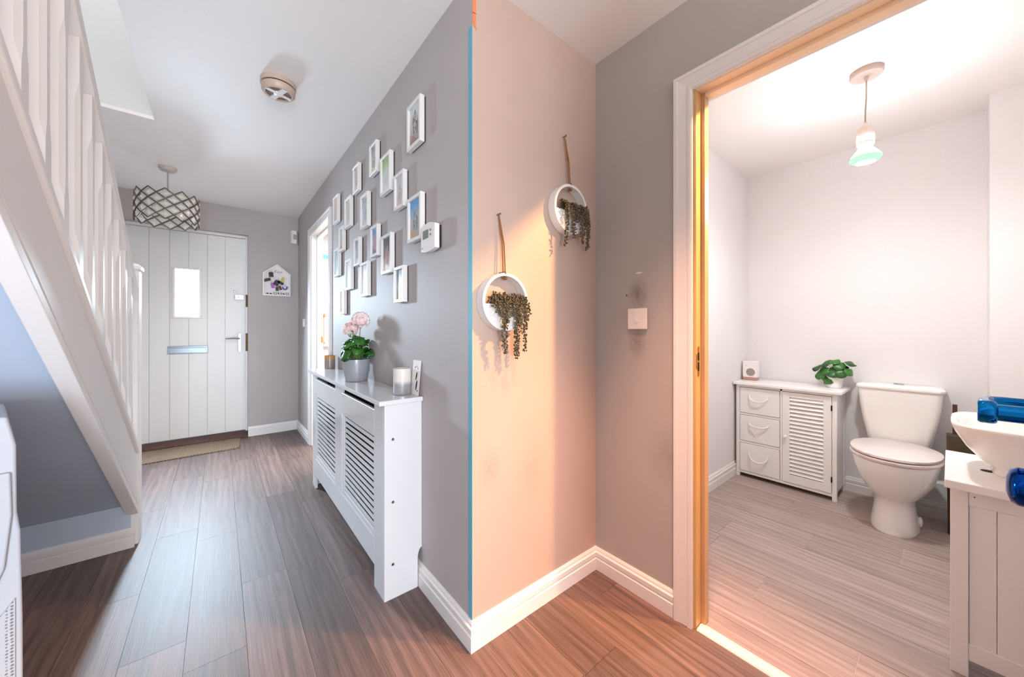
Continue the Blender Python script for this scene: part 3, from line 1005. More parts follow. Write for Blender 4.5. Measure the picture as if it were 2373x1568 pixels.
LG, SM = (0.142, 0.203), (0.118, 0.174)
FR = [  # y centre, z centre, size, photo colours, label
    (1.516, 2.050, LG, ((206, 214, 214), (196, 190, 188), (150, 120, 110), (84, 66, 62)), 'large white frame hung highest, portrait of dark-haired person'),
    (2.064, 2.097, SM, ((150, 144, 146), (196, 190, 186), (206, 196, 150), (120, 112, 116)), 'small white frame with grey and cream photo, beside green-edged photo frame'),
    (2.394, 2.091, SM, ((190, 176, 168), (214, 198, 184), (206, 200, 194), (150, 128, 118)), 'small white frame with beige photo, topmost at left end of upper row'),
    (1.872, 1.947, LG, ((150, 178, 100), (206, 210, 196), (220, 220, 216), (190, 196, 206)), 'large white frame with green-edged photo, below and left of the highest frame'),
    (1.687, 1.804, SM, ((196, 196, 200), (214, 204, 200), (214, 190, 180), (150, 150, 158)), 'small white frame with pale grey photo, touching the blue-sky frame on its right'),
    (1.512, 1.628, LG, ((96, 158, 204), (176, 186, 186), (190, 168, 136), (96, 104, 108)), 'large white frame with blue-sky photo, just left of the thermostat'),
    (2.910, 2.028, LG, ((214, 190, 172), (208, 190, 178), (190, 176, 168), (196, 168, 150)), 'white frame with peach photo, far left beside top of inner doorway'),
    (2.582, 1.924, LG, ((190, 192, 180), (206, 206, 196), (216, 214, 206), (176, 176, 168)), 'white frame with sage-grey photo, second from the inner doorway in upper row'),
    (2.224, 1.843, LG, ((170, 172, 178), (206, 208, 214), (206, 206, 208), (150, 154, 164)), 'large white frame with silvery-blue photo, directly under the beige-photo frame'),
    (2.750, 1.776, SM, ((190, 190, 188), (196, 190, 180), (170, 140, 112), (176, 168, 160)), 'small white frame with brown-footed photo, between peach and turquoise photo frames'),
    (2.046, 1.628, SM, ((104, 150, 190), (190, 170, 176), (120, 112, 140), (176, 120, 136)), 'small white frame with blue and mauve photo, near middle of the cluster'),
    (2.378, 1.622, SM, ((150, 152, 156), (196, 198, 200), (206, 206, 206), (104, 108, 114)), 'small white frame with black-and-white photo, left of the blue-and-mauve photo'),
    (1.858, 1.525, LG, ((84, 90, 98), (140, 116, 112), (226, 214, 200), (196, 150, 136)), 'large white frame with dark-topped photo of pale-dressed figures'),
    (2.880, 1.627, LG, ((176, 186, 188), (160, 204, 208), (190, 206, 206), (170, 196, 200)), 'white frame with turquoise photo, closest to the inner doorway edge'),
    (2.570, 1.501, LG, ((206, 204, 202), (190, 206, 214), (176, 204, 220), (160, 176, 186)), 'white frame with pale blue photo, above and right of the lowest frame'),
    (2.225, 1.433, LG, ((196, 190, 186), (206, 206, 206), (226, 226, 228), (170, 166, 166)), 'large white frame with grey photo paler at the bottom, directly above the geranium'),
    (1.687, 1.351, SM, ((120, 136, 140), (176, 184, 190), (150, 160, 120), (196, 190, 204)), 'white frame with garden photo, lowest at the thermostat end'),
    (2.725, 1.327, SM, ((206, 208, 216), (214, 216, 224), (206, 208, 216), (190, 192, 204)), 'small white frame with blank pale photo, lowest of all by doorway'),
]
XFR = XR - 0.028
for i, (yc, zc, (fw, fh), cols, lb) in enumerate(FR):
    f = thing('picture_frame', lb, 'picture frame', (XR, yc, zc), 'white picture frames on the hall wall')
    a, b, c, d = yc - fw / 2, yc + fw / 2, zc - fh / 2, zc + fh / 2
    bw = 0.0155
    mb = MB()
    mb.box(XFR, XR - 0.006, a, b, d - bw, d).box(XFR, XR - 0.006, a, b, c, c + bw).box(XFR, XR - 0.006, a, a + bw, c + bw, d - bw).box(XFR, XR - 0.006, b - bw, b, c + bw, d - bw)
    part('frame', mb, 'gloss', f, bevel=0.0012, seg=1)
    part('backing_board', B(XR - 0.009, XR - 0.0005, a + 0.004, b - 0.004, c + 0.004, d - 0.004), 'black', f)
    mb = MB().add([(XFR + 0.009, a + bw, c + bw), (XFR + 0.009, b - bw, c + bw), (XFR + 0.009, b - bw, d - bw), (XFR + 0.009, a + bw, d - bw),
                   (XFR + 0.0105, a + bw, c + bw), (XFR + 0.0105, b - bw, c + bw), (XFR + 0.0105, b - bw, d - bw), (XFR + 0.0105, a + bw, d - bw)],
                  [(0, 3, 2, 1), (4, 5, 6, 7), (0, 1, 5, 4), (1, 2, 6, 5), (2, 3, 7, 6), (3, 0, 4, 7)])
    kw = {}
    if i == 0:
        kw = dict(rz=0.38, ry=0.32, cz=0.48)
    part('photo', mb, photo_mat('photo_print', *cols, **kw), f)

# ------------------------------------------------------------------ thermostat, sensor, switches
th = thing('thermostat', 'cream wall thermostat with small display right of the frames', 'thermostat', (XR, 1.365, 1.515))
ya, yb = 1.300, 1.428
poly = [(ya, 1.462)] + [(ya + (yb - ya) * k / 8, 1.560 + 0.014 * math.sin(PI * k / 8)) for k in range(9)] + [(yb, 1.462)] + [(yb - (yb - ya) * k / 6, 1.462 - 0.008 * math.sin(PI * k / 6)) for k in range(1, 6)]
part('shadow_plate', B(XR - 0.010, XR, ya + 0.004, yb - 0.008, 1.466, 1.556), 'black', th)  # black colour stands in for the shadow behind the thermostat body
part('body', MB().prism(poly, 'x', XR - 0.032, XR - 0.010), 'plastic', th, bevel=0.003)
part('display', B(XR - 0.0335, XR - 0.031, 1.356, 1.406, 1.510, 1.545), 'screen', th, 'grey LCD display')
for z in (1.538, 1.520):
    part('button', MB().lathe([(0.0045, 0), (0.0045, -0.003)], (XR - 0.032, 1.335, z), 10, 'x'), 'grey_ink', th)
part('indicator', B(XR - 0.0328, XR - 0.031, 1.408, 1.418, 1.472, 1.476), 'grey_ink', th)

al = thing('motion_sensor', 'white alarm motion sensor in the far ceiling corner', 'sensor', (0.66, 4.66, 2.16))
part('body', MB().prism([(0.622, 4.672), (0.640, 4.640), (0.672, 4.640), (0.690, 4.672), (0.690, 4.699), (0.622, 4.699)], 'z', 2.09, 2.235), 'plastic', al, bevel=0.004)
part('lens', MB().box(0.640, 0.672, 4.637, 4.641, 2.135, 2.19), 'cable', al, 'grey sensor lens', bevel=0.002)

s2 = thing('light_switch', 'white light switch seen edge-on beside the inner doorway', 'light switch', (XR, 4.32, 1.20), 'white wall switches')
part('plate', B(XR - 0.010, XR, 4.277, 4.363, 1.157, 1.243), 'plastic', s2, bevel=0.003)
part('rocker', B(XR - 0.014, XR - 0.009, 4.310, 4.330, 1.185, 1.215), 'plastic', s2, bevel=0.001)
s1 = thing('light_switch', 'white light switch on grimy grey wall by toilet door', 'light switch', (XS, 0.850, 1.18), 'white wall switches')
part('plate', B(XS - 0.009, XS, 0.805, 0.895, 1.134, 1.223), 'plastic', s1, bevel=0.0025)
part('rocker', MB().prism([(XS - 0.009, 1.165), (XS - 0.0125, 1.165), (XS - 0.0095, 1.192), (XS - 0.009, 1.192)], 'y', 0.842, 0.858), 'plastic', s1, bevel=0.0006)

# ------------------------------------------------------------------ key house on the front wall
kx0, kx1, kz0, kze, kza = 0.361, 0.618, 1.497, 1.742, 1.845
yk = YF
kh = thing('key_cabinet', 'white house-shaped key holder on the front wall', 'key holder', (0.49, yk, 1.497))
outer = [(kx0, kz0), (kx1, kz0), (kx1, kze), ((kx0 + kx1) / 2 + 0.002, kza), (kx0, kze)]
ix = 0.013
inner = [(kx0 + ix, kz0 + ix), (kx1 - ix, kz0 + ix), (kx1 - ix, kze - 0.006), ((kx0 + kx1) / 2 + 0.002, kza - 0.018), (kx0 + ix, kze - 0.006)]
mb = MB()
n5 = 5
rings = [[(x, yk - 0.034, z) for x, z in outer], [(x, yk - 0.034, z) for x, z in inner], [(x, yk - 0.004, z) for x, z in inner], [(x, yk - 0.0005, z) for x, z in outer]]
mb.loft(rings, closed=True)
part('frame', mb, 'gloss', kh, bevel=0.001, seg=1)
part('back_panel', MB().prism(inner, 'y', yk - 0.006, yk - 0.003), 'card', kh)
mb = MB()
for k in range(6):
    x = 0.392 + 0.038 * k
    z = 1.69 + 0.004 * (k % 2)
    mb.tube([(x, yk - 0.006, z), (x, yk - 0.02, z - 0.002), (x, yk - 0.022, z + 0.006)], 0.0015, 5)
part('hook', mb, 'steel', kh)
mb = MB()
rk = random.Random(5)
xq = 0.380
for k, (wd, ht) in enumerate(((0.006, 0.018), (0.022, 0.020), (0.032, 0.018), (0.028, 0.024), (0.020, 0.026), (0.020, 0.022), (0.018, 0.022), (0.026, 0.024))):
    if k in (3, 5, 7):
        for (a, b, c, d) in ((0, wd, 0, 0.004), (0, wd, ht - 0.004, ht), (0, 0.004, 0, ht), (wd - 0.004, wd, 0, ht)):
            mb.box(xq + a, xq + b, yk - 0.0068, yk - 0.006, 1.516 + c, 1.516 + d)
    else:
        for _ in range(3):
            a = rk.uniform(0, wd * 0.5)
            c = rk.uniform(0, ht * 0.5)
            mb.box(xq + a, xq + a + wd * 0.5, yk - 0.0068, yk - 0.006, 1.516 + c, 1.516 + c + ht * 0.4)
    xq += wd + 0.007
part('printed_motifs', mb, 'ink', kh, 'row of small dark printed motifs')
cu = bpy.data.curves.new('script_lettering', 'FONT')
cu.body = 'Keys'
cu.size = 0.042
cu.extrude = 0.0003
cu.shear = 0.3
tmp = bpy.data.objects.new('tmp', cu)
C.objects.link(tmp)
bpy.context.view_layer.update()
me = bpy.data.meshes.new_from_object(tmp.evaluated_get(bpy.context.evaluated_depsgraph_get()))
bpy.data.objects.remove(tmp)
me.name = 'script_lettering'
me.materials.clear()
me.materials.append(M['grey_ink'])
for v in me.vertices:
    v.co = Vector((0.462 + v.co.x - 0.49, -0.0065 - v.co.z, 1.752 + v.co.y - 1.497))
to = bpy.data.objects.new('script_lettering', me)
C.objects.link(to)
to.parent = kh
to['label'] = 'grey script lettering'


def fob(label, x, z, w_, h_, ang, mat, shape='box'):
    ca, sa_ = math.cos(ang), math.sin(ang)
    yy = yk - 0.022
    if shape == 'box':
        loc = [(-w_ / 2, -h_ / 2), (w_ / 2, -h_ / 2), (w_ / 2, h_ / 2 * 0.8), (w_ * 0.3, h_ / 2), (-w_ * 0.3, h_ / 2), (-w_ / 2, h_ / 2 * 0.8)]
    elif shape == 'u':
        n = 8
        loc = [(w_ / 2 * math.cos(PI + PI * k / n), h_ * 0.55 * math.sin(PI + PI * k / n)) for k in range(n + 1)]
        loc += [(w_ / 2, h_ * 0.45), (w_ * 0.22, h_ * 0.45)] + [(w_ * 0.22 * math.cos(-PI * k / n), h_ * 0.25 * math.sin(-PI * k / n)) for k in range(n + 1)] + [(-w_ / 2, h_ * 0.45)]
    else:
        loc = [(w_ / 2 * math.cos(2 * PI * k / 10), h_ / 2 * math.sin(2 * PI * k / 10)) for k in range(10)]
    P = [(x + a * ca - b * sa_, z + a * sa_ + b * ca) for a, b in loc]
    root = thing('key_fob', label, 'keys', (x, yy, z), 'keys in the house-shaped holder')
    part('fob_body', MB().prism(P, 'y', yy - 0.005, yy + 0.005), mat, root, bevel=0.0015)
    top = (x - h_ / 2 * sa_, yy, z + h_ / 2 * ca)
    mb = MB()
    ring = [(top[0] + 0.008 * math.cos(2 * PI * k / 12), yy, top[2] + 0.006 + 0.008 * math.sin(2 * PI * k / 12)) for k in range(13)]
    mb.tube(ring, 0.0012, 5)
    part('split_ring', mb, 'steel', root)


red = paint('dark_red_tag', (110, 30, 34), 0.5)
pur = paint('purple_tag', (176, 92, 178), 0.5)
yel = paint('yellow_tag', (206, 190, 70), 0.5)
blu = paint('blue_tag', (28, 70, 150), 0.4)
fob('square black leather key fob at the top', 0.437, 1.728, 0.042, 0.052, 0.1, 'black')
fob('long black car key fob tilted at left', 0.402, 1.668, 0.030, 0.062, 1.9, 'black')
fob('purple key tag below left black fob', 0.450, 1.610, 0.028, 0.056, 0.25, pur)
fob('largest black key pouch in the middle', 0.487, 1.640, 0.050, 0.060, -0.5, 'black')
fob('black key fob tilted right of the middle', 0.524, 1.645, 0.026, 0.062, 1.0, 'black')
fob('small black key fob hanging lowest', 0.492, 1.575, 0.026, 0.044, 0.05, 'black')
fob('dark red key tag beside lowest fob', 0.521, 1.588, 0.024, 0.046, 0.35, red)
fob('yellow key tag upper right', 0.543, 1.676, 0.026, 0.046, -0.2, yel)
fob('blue horseshoe key tag lower right', 0.566, 1.590, 0.052, 0.040, 0.0, blu, 'u')

# ------------------------------------------------------------------ radiator cover
rc = thing('radiator_cover', 'white louvred radiator cover against the hall wall', 'radiator cover', (0.61, 2.2, 0))
YA, YB = 1.484, 2.950
XF_ = 0.530
part('top_shelf', B(0.504, XR - 0.001, 1.470, 3.000, 0.818, 0.838), 'cover_white', rc, 'glossy white top shelf', bevel=0.003)


def side(y0, y1):
    poly = [(XF_, 0.0), (0.677, 0.0), (0.677, 0.120)]
    poly += [(0.677 + 0.0195 * (1 - math.cos(a)), 0.120 + 0.05 * math.sin(a)) for a in (PI * k / 12 for k in range(1, 7))]
    poly += [(XR - 0.001, 0.818), (XF_, 0.818)]
    return MB().prism(poly, 'y', y0, y1)


sd = part('side_panel', side(YA, YA + 0.016), 'cover_white', rc, bevel=0.001, seg=1)
for z in (0.671, 0.407, 0.145):
    part('screw', MB().lathe([(0.0062, 0.0), (0.0055, -0.0015), (0.003, -0.0015), (0.0028, -0.0005)], (0.566, YA, z), 14, 'y'), 'steel', sd)
part('side_panel', side(YB - 0.016, YB), 'cover_white', rc, bevel=0.001, seg=1)
# front frame: stiles, rails
x0, x1 = XF_, XF_ + 0.016
sections = [(1.611, 2.150), (2.300, 2.860)]
part('stile', B(x0, x1, YA + 0.016, 1.611, 0.0, 0.818), 'cover_white', rc, bevel=0.0015, seg=1)
part('stile', B(x0, x1, 2.860, YB - 0.016, 0.0, 0.818), 'cover_white', rc, bevel=0.0015, seg=1)
part('stile', B(x0, x1, 2.150, 2.300, 0.215, 0.818), 'cover_white', rc, bevel=0.0015, seg=1)
for (a, b) in sections:
    part('top_rail', B(x0, x1, a, b, 0.676, 0.779), 'cover_white', rc, bevel=0.0015, seg=1)
for (a, b) in sections:
    part('slot_rail', B(x0, x1, a, b, 0.813, 0.818), 'cover_white', rc)
part('bottom_rail', B(x0, x1, 1.611, 2.860, 0.095, 0.215), 'cover_white', rc, 'white apron rail', bevel=0.0015, seg=1)
for (a, b) in sections:
    mb = MB()
    for (c, d, e, g) in ((a, b, 0.655, 0.676), (a, b, 0.215, 0.240), (a, a + 0.022, 0.24, 0.655), (b - 0.022, b, 0.24, 0.655)):
        mb.box(x0 + 0.004, x1 + 0.004, c, d, e, g)
    part('louvre_frame', mb, 'cover_white', rc, bevel=0.004)
    for k in range(14):
        z = 0.247 + 0.0295 * k
        mb = MB().prism([(x0 + 0.008, z), (x0 + 0.0105, z), (x0 + 0.0115, z + 0.0175), (x0 + 0.009, z + 0.0175)], 'y', a + 0.018, b - 0.018)
        part('slat', mb, 'cover_white', rc)
# the radiator behind, its shade put into a dark colour
rd = thing('radiator', 'radiator mostly hidden behind the louvred cover', 'radiator', (0.63, 2.2, 0.14))
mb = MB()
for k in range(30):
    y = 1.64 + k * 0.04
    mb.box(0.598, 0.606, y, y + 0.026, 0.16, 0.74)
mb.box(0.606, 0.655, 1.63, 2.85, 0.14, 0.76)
part('panel', mb, 'slot_shade', rd)

# ------------------------------------------------------------------ things on the radiator cover
zs = 0.8385


def leaf(c, nrm, r, lobes=7, cup=0.25, roll=0.0, wav=0.1):
    nrm = Vector(nrm).normalized()
    a = nrm.orthogonal().normalized()
    b = nrm.cross(a)
    a, b = a * math.cos(roll) + b * math.sin(roll), b * math.cos(roll) - a * math.sin(roll)
    n = 21
    mb = MB()
    vs = [Vector(c)]
    for f in (0.5, 1.0):
        for i in range(n):
            th_ = 2 * PI * i / n
            rr = r * f * (1 + (wav * math.cos(lobes * th_) if f > 0.9 else 0))
            rr *= 1 - 0.35 * math.exp(-((th_ - PI) / 0.35) ** 2)
            hgt = cup * r * (f * f) + (0.12 * r * math.sin(3 * th_ + roll) if f > 0.9 else 0)
            vs.append(Vector(c) + a * rr * math.cos(th_) + b * rr * math.sin(th_) + nrm * hgt)
    fs = [(0, 1 + i, 1 + (i + 1) % n) for i in range(n)] + [(1 + i, 1 + n + i, 1 + n + (i + 1) % n, 1 + (i + 1) % n) for i in range(n)]
    mb.add(vs, fs)
    return mb


def solid(o, th_=0.0012):
    m = o.modifiers.new('thickness', 'SOLIDIFY')
    m.thickness = th_
    return o


pc = Vector((0.612, 2.165, zs))
ge = thing('potted_geranium', 'pink flowering geranium in silver-grey pot on the radiator cover', 'plant', tuple(pc))
part('pot', MB().lathe([(0.058, 0.0), (0.062, 0.003), (0.066, 0.045), (0.069, 0.046), (0.0695, 0.050), (0.0735, 0.118), (0.0735, 0.124), (0.069, 0.124), (0.066, 0.100), (0.0, 0.100)], pc, 36, cap1=False), 'pot_silver', ge, 'ribbed silver-grey pot', smooth=True)
rl = random.Random(11)
mbst = MB()
for k in range(30):
    a = rl.uniform(0, 2 * PI)
    el = rl.uniform(0.05, 1.25)
    rr = 0.083 * math.cos(el) + rl.uniform(-0.004, 0.006)
    c = pc + Vector((rr * math.cos(a), rr * math.sin(a) * 1.1, 0.128 + 0.130 * math.sin(el) * rl.uniform(0.8, 1.05)))
    if k % 5 == 0:
        c.z -= 0.03
        c.x = pc.x - abs(c.x - pc.x) * 0.9
    if c.x > XR - 0.022:
        c.x = XR - 0.022
    nr = Vector((math.cos(a) * math.cos(el) * 1.2, math.sin(a) * math.cos(el) * 1.2, 0.35 + math.sin(el) * 0.8))
    if c.x > XR - 0.04:
        nr.x = -0.4
    lf_ = leaf(c, nr, rl.uniform(0.026, 0.040), 7, -0.25, rl.uniform(0, 6), 0.06)
    lf_.v = [(min(v[0], XR - 0.003), v[1], v[2]) for v in lf_.v]
    solid(part('leaf', lf_, 'leaf', ge, smooth=True, angle=80))
    p0 = pc + Vector((rl.uniform(-0.03, 0.03), rl.uniform(-0.03, 0.03), 0.098))
    mid = (p0 + c) / 2 + Vector((0, 0, 0.02))
    mbst.tube([p0, mid, c], 0.0016, 5)
part('stem', mbst, 'stem', ge)
for (dx, dy, dzz, rad, seed) in ((0.012, -0.040, 0.345, 0.046, 1), (-0.012, 0.092, 0.290, 0.041, 2), (-0.022, -0.002, 0.305, 0.028, 3)):
    fc = pc + Vector((dx, dy, dzz))
    rf = random.Random(seed)
    mb = MB()
    for k in range(46):
        u = rf.uniform(-0.75, 1)
        a = rf.uniform(0, 2 * PI)
        s_ = math.sqrt(max(0, 1 - u * u))
        d = Vector((s_ * math.cos(a), s_ * math.sin(a), u))
        fp = fc + d * rad
        fp.x = min(fp.x, XR - 0.02)
        t1 = d.orthogonal().normalized()
        t2 = d.cross(t1)
        for j in range(5):
            th_ = 2 * PI * j / 5 + k
            e = t1 * math.cos(th_) + t2 * math.sin(th_)
            g = d.cross(e)
            L = 0.0125
            mb.add([fp, fp + e * L * 0.5 + g * L * 0.38 + d * 0.002, fp + e * L + g * L * 0.25 + d * 0.003, fp + e * L * 1.08 + d * 0.002, fp + e * L - g * L * 0.25 + d * 0.003, fp + e * L * 0.5 - g * L * 0.38 + d * 0.002], [(0, 1, 2, 3, 4, 5)])
    mb.ell(fc, (rad * 0.8, rad * 0.85, rad * 0.72), 10, 7)
    part('flower_head', mb, 'petal', ge, 'round pink flower head')
    mb = MB().tube([pc + Vector((0, dy * 0.3, 0.10)), pc + Vector((dx * 0.5, dy * 0.6, 0.2)), fc - Vector((0, 0, rad * 0.3))], 0.002, 6)
    for k in range(6):
        a = k * 1.05
        mb.tube([fc - Vector((0, 0, rad * 1.0)), fc + Vector((math.cos(a), math.sin(a), 0.1)) * rad * 0.8], 0.001, 4)
    part('flower_stem', mb, 'stem', ge)

cc = Vector((0.645, 2.955, zs))
cd = thing('candle', 'taupe candle with gold-brown rim at the far end of the radiator cover', 'candle', tuple(cc))
part('glass', MB().lathe([(0.037, 0), (0.037, 0.070)], cc, 28, cap1=False), 'candle_brown', cd, smooth=True)
part('rim_band', MB().lathe([(0.0371, 0.070), (0.0371, 0.098), (0.034, 0.098), (0.034, 0.088), (0.0, 0.088)], cc, 28, cap1=False, cap0=False), 'candle_gold', cd, 'gold-brown upper band', smooth=True)

gc = Vector((0.645, 1.580, zs))
cg = thing('candle_holder', 'frosted glass candle holder fading to silver below', 'candle holder', tuple(gc))
part('glass', MB().lathe([(0.036, 0), (0.0385, 0.004), (0.0385, 0.118), (0.036, 0.118), (0.0355, 0.03), (0.0, 0.03)], gc, 32, cap1=False), 'candle_silver', cg, smooth=True)
part('wax', MB().lathe([(0.034, 0.032), (0.034, 0.060)], gc, 24), 'wax', cg)

kc = Vector((0.690, 1.535, zs))
gcard = thing('greeting_card', 'white card with black feather print leaning on the wall', 'card', (0.685, 1.525, zs))
xb_, xt_ = 0.680, 0.6945
th0 = Vector((xt_ - xb_, 0, 0.155))
mb = MB()
ycl, ycr = 1.568, 1.487
for off in (0.0, 0.0012):
    mb.v += [(xb_ + off, ycr, zs + 0.0005), (xb_ + off, ycl, zs + 0.0005), (xt_ + off, ycl, zs + 0.155), (xt_ + off, ycr, zs + 0.155)]
mb.f += [(0, 1, 2, 3), (7, 6, 5, 4), (0, 4, 5, 1), (1, 5, 6, 2), (2, 6, 7, 3), (3, 7, 4, 0)]
mb.mi += [0] * 6
part('card', mb, 'card', gcard)


def on_card(y, z):
    k = (z - zs) / 0.155
    return (xb_ + (xt_ - xb_) * k - 0.0006, y, z)


mb = MB()
for (y0_, z0_, a_, b_, rot_) in ((1.520, 0.925, 0.006, 0.022, 0.25), (1.513, 0.885, 0.007, 0.026, 0.15), (1.540, 0.962, 0.003, 0.006, 0.4), (1.524, 0.966, 0.0025, 0.005, -0.3), (1.512, 0.958, 0.0025, 0.005, 0.5), (1.500, 0.860, 0.006, 0.003, 0)):
    n = 12
    vs = []
    for k in range(n):
        a = 2 * PI * k / n
        u, v_ = a_ * math.cos(a), b_ * math.sin(a) * (1 if math.sin(a) < 0 else 0.8)
        vs.append(on_card(y0_ + u * math.cos(rot_) - v_ * math.sin(rot_), z0_ + u * math.sin(rot_) + v_ * math.cos(rot_)))
    mb.add(vs, [tuple(range(n))])
part('feather_print', mb, 'ink', gcard, 'black feather print')

# ------------------------------------------------------------------ hanging hoop planters
def hoop_planter(label, cx, cz, nail, strands, seed):
    yw = YR
    R0, R1 = 0.1065, 0.0955
    yf, yb2 = yw - 0.040, yw - 0.002
    t_ = thing('hoop_planter', label, 'planter', (cx, yw, cz), 'hoop planters on the alcove wall')
    n = 56
    rings = []
    for k in range(n):
        a = 2 * PI * k / n
        c, s = math.cos(a), math.sin(a)
        rings.append([(cx + R0 * c, yf, cz + R0 * s), (cx + R0 * c, yb2, cz + R0 * s), (cx + R1 * c, yb2, cz + R1 * s), (cx + R1 * c, yf, cz + R1 * s)])
    part('hoop', MB().loft(rings, closed=True), 'gloss', t_, 'white wooden hoop', smooth=True, angle=30)
    arc = [(cx + (R1 + 0.001) * math.cos(PI + PI * 0.94 * k / 24 + 0.1), cz + (R1 + 0.001) * math.sin(PI + PI * 0.94 * k / 24 + 0.1)) for k in range(25)]
    part('pocket', MB().prism(arc, 'y', yf + 0.003, yf + 0.007).prism(arc, 'y', yb2 - 0.005, yb2 - 0.001), 'gloss', t_, 'white half-moon pocket')
    soil = [(cx - 0.092, cz - 0.026), (cx + 0.092, cz - 0.026), (cx + 0.086, cz - 0.040), (cx - 0.086, cz - 0.040)]
    part('soil', MB().prism(soil, 'y', yf + 0.007, yb2 - 0.005), 'bronze', t_)
    mb = MB()
    top = cz + R0
    for dx in (-0.005, 0.005):
        mb.tube([(nail[0], yw - 0.012, nail[1]), (cx + dx * 0.8, yw - 0.020, (nail[1] + top) / 2), (cx + dx, yw - 0.026, top + 0.002), (cx + dx, yw - 0.027, top - 0.016)], 0.0024, 6)
    mb.ell((cx + 0.004, yw - 0.027, top - 0.018), (0.010, 0.008, 0.006), 8, 5)
    mb.tube([(cx - 0.006, yw - 0.043, top - 0.004), (cx - 0.006, yw - 0.041, top + 0.004), (cx - 0.004, yw - 0.0, top + 0.004)], 0.002, 5)
    part('twine', mb, 'jute', t_, 'brown jute twine', smooth=True)
    part('nail', MB().lathe([(0.0025, 0), (0.0025, -0.018), (0.004, -0.019), (0.004, -0.021)], (nail[0], yw, nail[1] + 0.002), 8, 'y'), 'steel', t_)
    r = random.Random(seed)
    for (sx, L, drift) in strands:
        mb = MB()
        x = cx + sx
        P0 = Vector((x, yf + 0.018, cz - 0.026))
        P1 = Vector((x + drift * 0.15, yf + 0.008, cz + r.uniform(0.012, 0.034)))
        P2 = Vector((x + drift * 0.3, yf - 0.016, cz + r.uniform(-0.005, 0.02)))
        P3 = Vector((x + drift * 0.6, yf - 0.022, cz - 0.05))
        P4 = Vector((x + drift, yf - 0.010, cz - L))
        pts = [P0, P1, P2, P3, P4] if L > 0.07 else [P0, P1, P2, Vector((x + drift, yf - 0.02, cz - L))]
        path = []
        for i in range(len(pts) - 1):
            d = (pts[i + 1] - pts[i]).length
            m = max(2, int(d / 0.0062))
            for j in range(m):
                path.append(pts[i].lerp(pts[i + 1], j / m))
        mb.tube(path[::3] + [path[-1]], 0.0009, 4)
        for i, p in enumerate(path):
            for _ in range(2):
                a = r.uniform(0, 2 * PI)
                off = Vector((math.cos(a) * 0.0068, math.sin(a) * 0.0045 - 0.002, r.uniform(-0.003, 0.003)))
                rot = Matrix.Rotation(r.uniform(0, PI), 3, 'Y') @ Matrix.Rotation(r.uniform(0, PI), 3, 'X')
                q = p + off
                q.y = min(q.y, yw - 0.006)
                mb.ell(q, (0.0036, 0.0036, 0.0052), 5, 4, rot)
        part('trailing_strand', mb, 'bead', t_, smooth=True, angle=80)


hoop_planter('lower hoop planter with long trailing succulents, nearer the wall corner', 0.820, 1.235, (0.806, 1.560),
             [(-0.068, 0.03, -0.006), (-0.05, 0.06, 0.004), (-0.036, 0.17, 0.012), (-0.028, 0.195, 0.014), (-0.02, 0.10, 0.010), (-0.004, 0.05, 0.0), (0.010, 0.06, 0.004), (0.020, 0.212, 0.014), (0.030, 0.205, 0.012), (0.038, 0.09, 0.010), (0.052, 0.12, 0.012), (0.058, 0.190, 0.022), (0.066, 0.075, 0.022), (0.074, 0.05, 0.026), (0.044, 0.04, 0.01), (-0.044, 0.035, -0.006), (0.0, 0.09, -0.012), (-0.058, 0.045, 0.004), (0.064, 0.055, 0.018)], 21)
hoop_planter('upper hoop planter with shorter trailing succulents, beside the inside corner', 1.180, 1.652, (1.166, 1.972),
             [(-0.05, 0.172, -0.004), (-0.044, 0.06, -0.004), (-0.03, 0.04, 0.0), (-0.018, 0.11, 0.006), (-0.008, 0.130, 0.010), (0.004, 0.05, 0.004), (0.018, 0.06, 0.004), (0.030, 0.120, 0.016), (0.042, 0.145, 0.018), (0.052, 0.07, 0.02), (0.062, 0.172, 0.026), (0.070, 0.16, 0.026), (0.072, 0.06, 0.02), (-0.056, 0.02, 0.0), (0.05, 0.03, 0.012), (0.010, 0.02, -0.01), (0.064, 0.05, 0.016)], 33)

# ------------------------------------------------------------------ appliance at the left edge
ac = thing('air_conditioner', 'white portable air conditioner with vent grille at left edge', 'air conditioner', (-0.52, 1.50, 0))
# body frame: e runs along its front to the right, g runs back; its right flank points away from the hall
ACO = Vector((-0.3663, 1.4017, 0))
ag = math.radians(16.5)
ae, agv = Vector((math.cos(ag), math.sin(ag), 0)), Vector((-math.sin(ag), math.cos(ag), 0))


def acp(poly, b0, b1):
    """prism of a front-view outline (offset along the front, height) between depths b0..b1"""
    n = len(poly)
    vs = []
    for b in (b0, b1):
        for a, z in poly:
            p = ACO + ae * a + agv * b
            vs.append((p.x, p.y, z))
    return MB().add(vs, [tuple(range(n))[::-1], tuple(range(n, 2 * n))] + [(i, (i + 1) % n, n + (i + 1) % n, n + i) for i in range(n)])


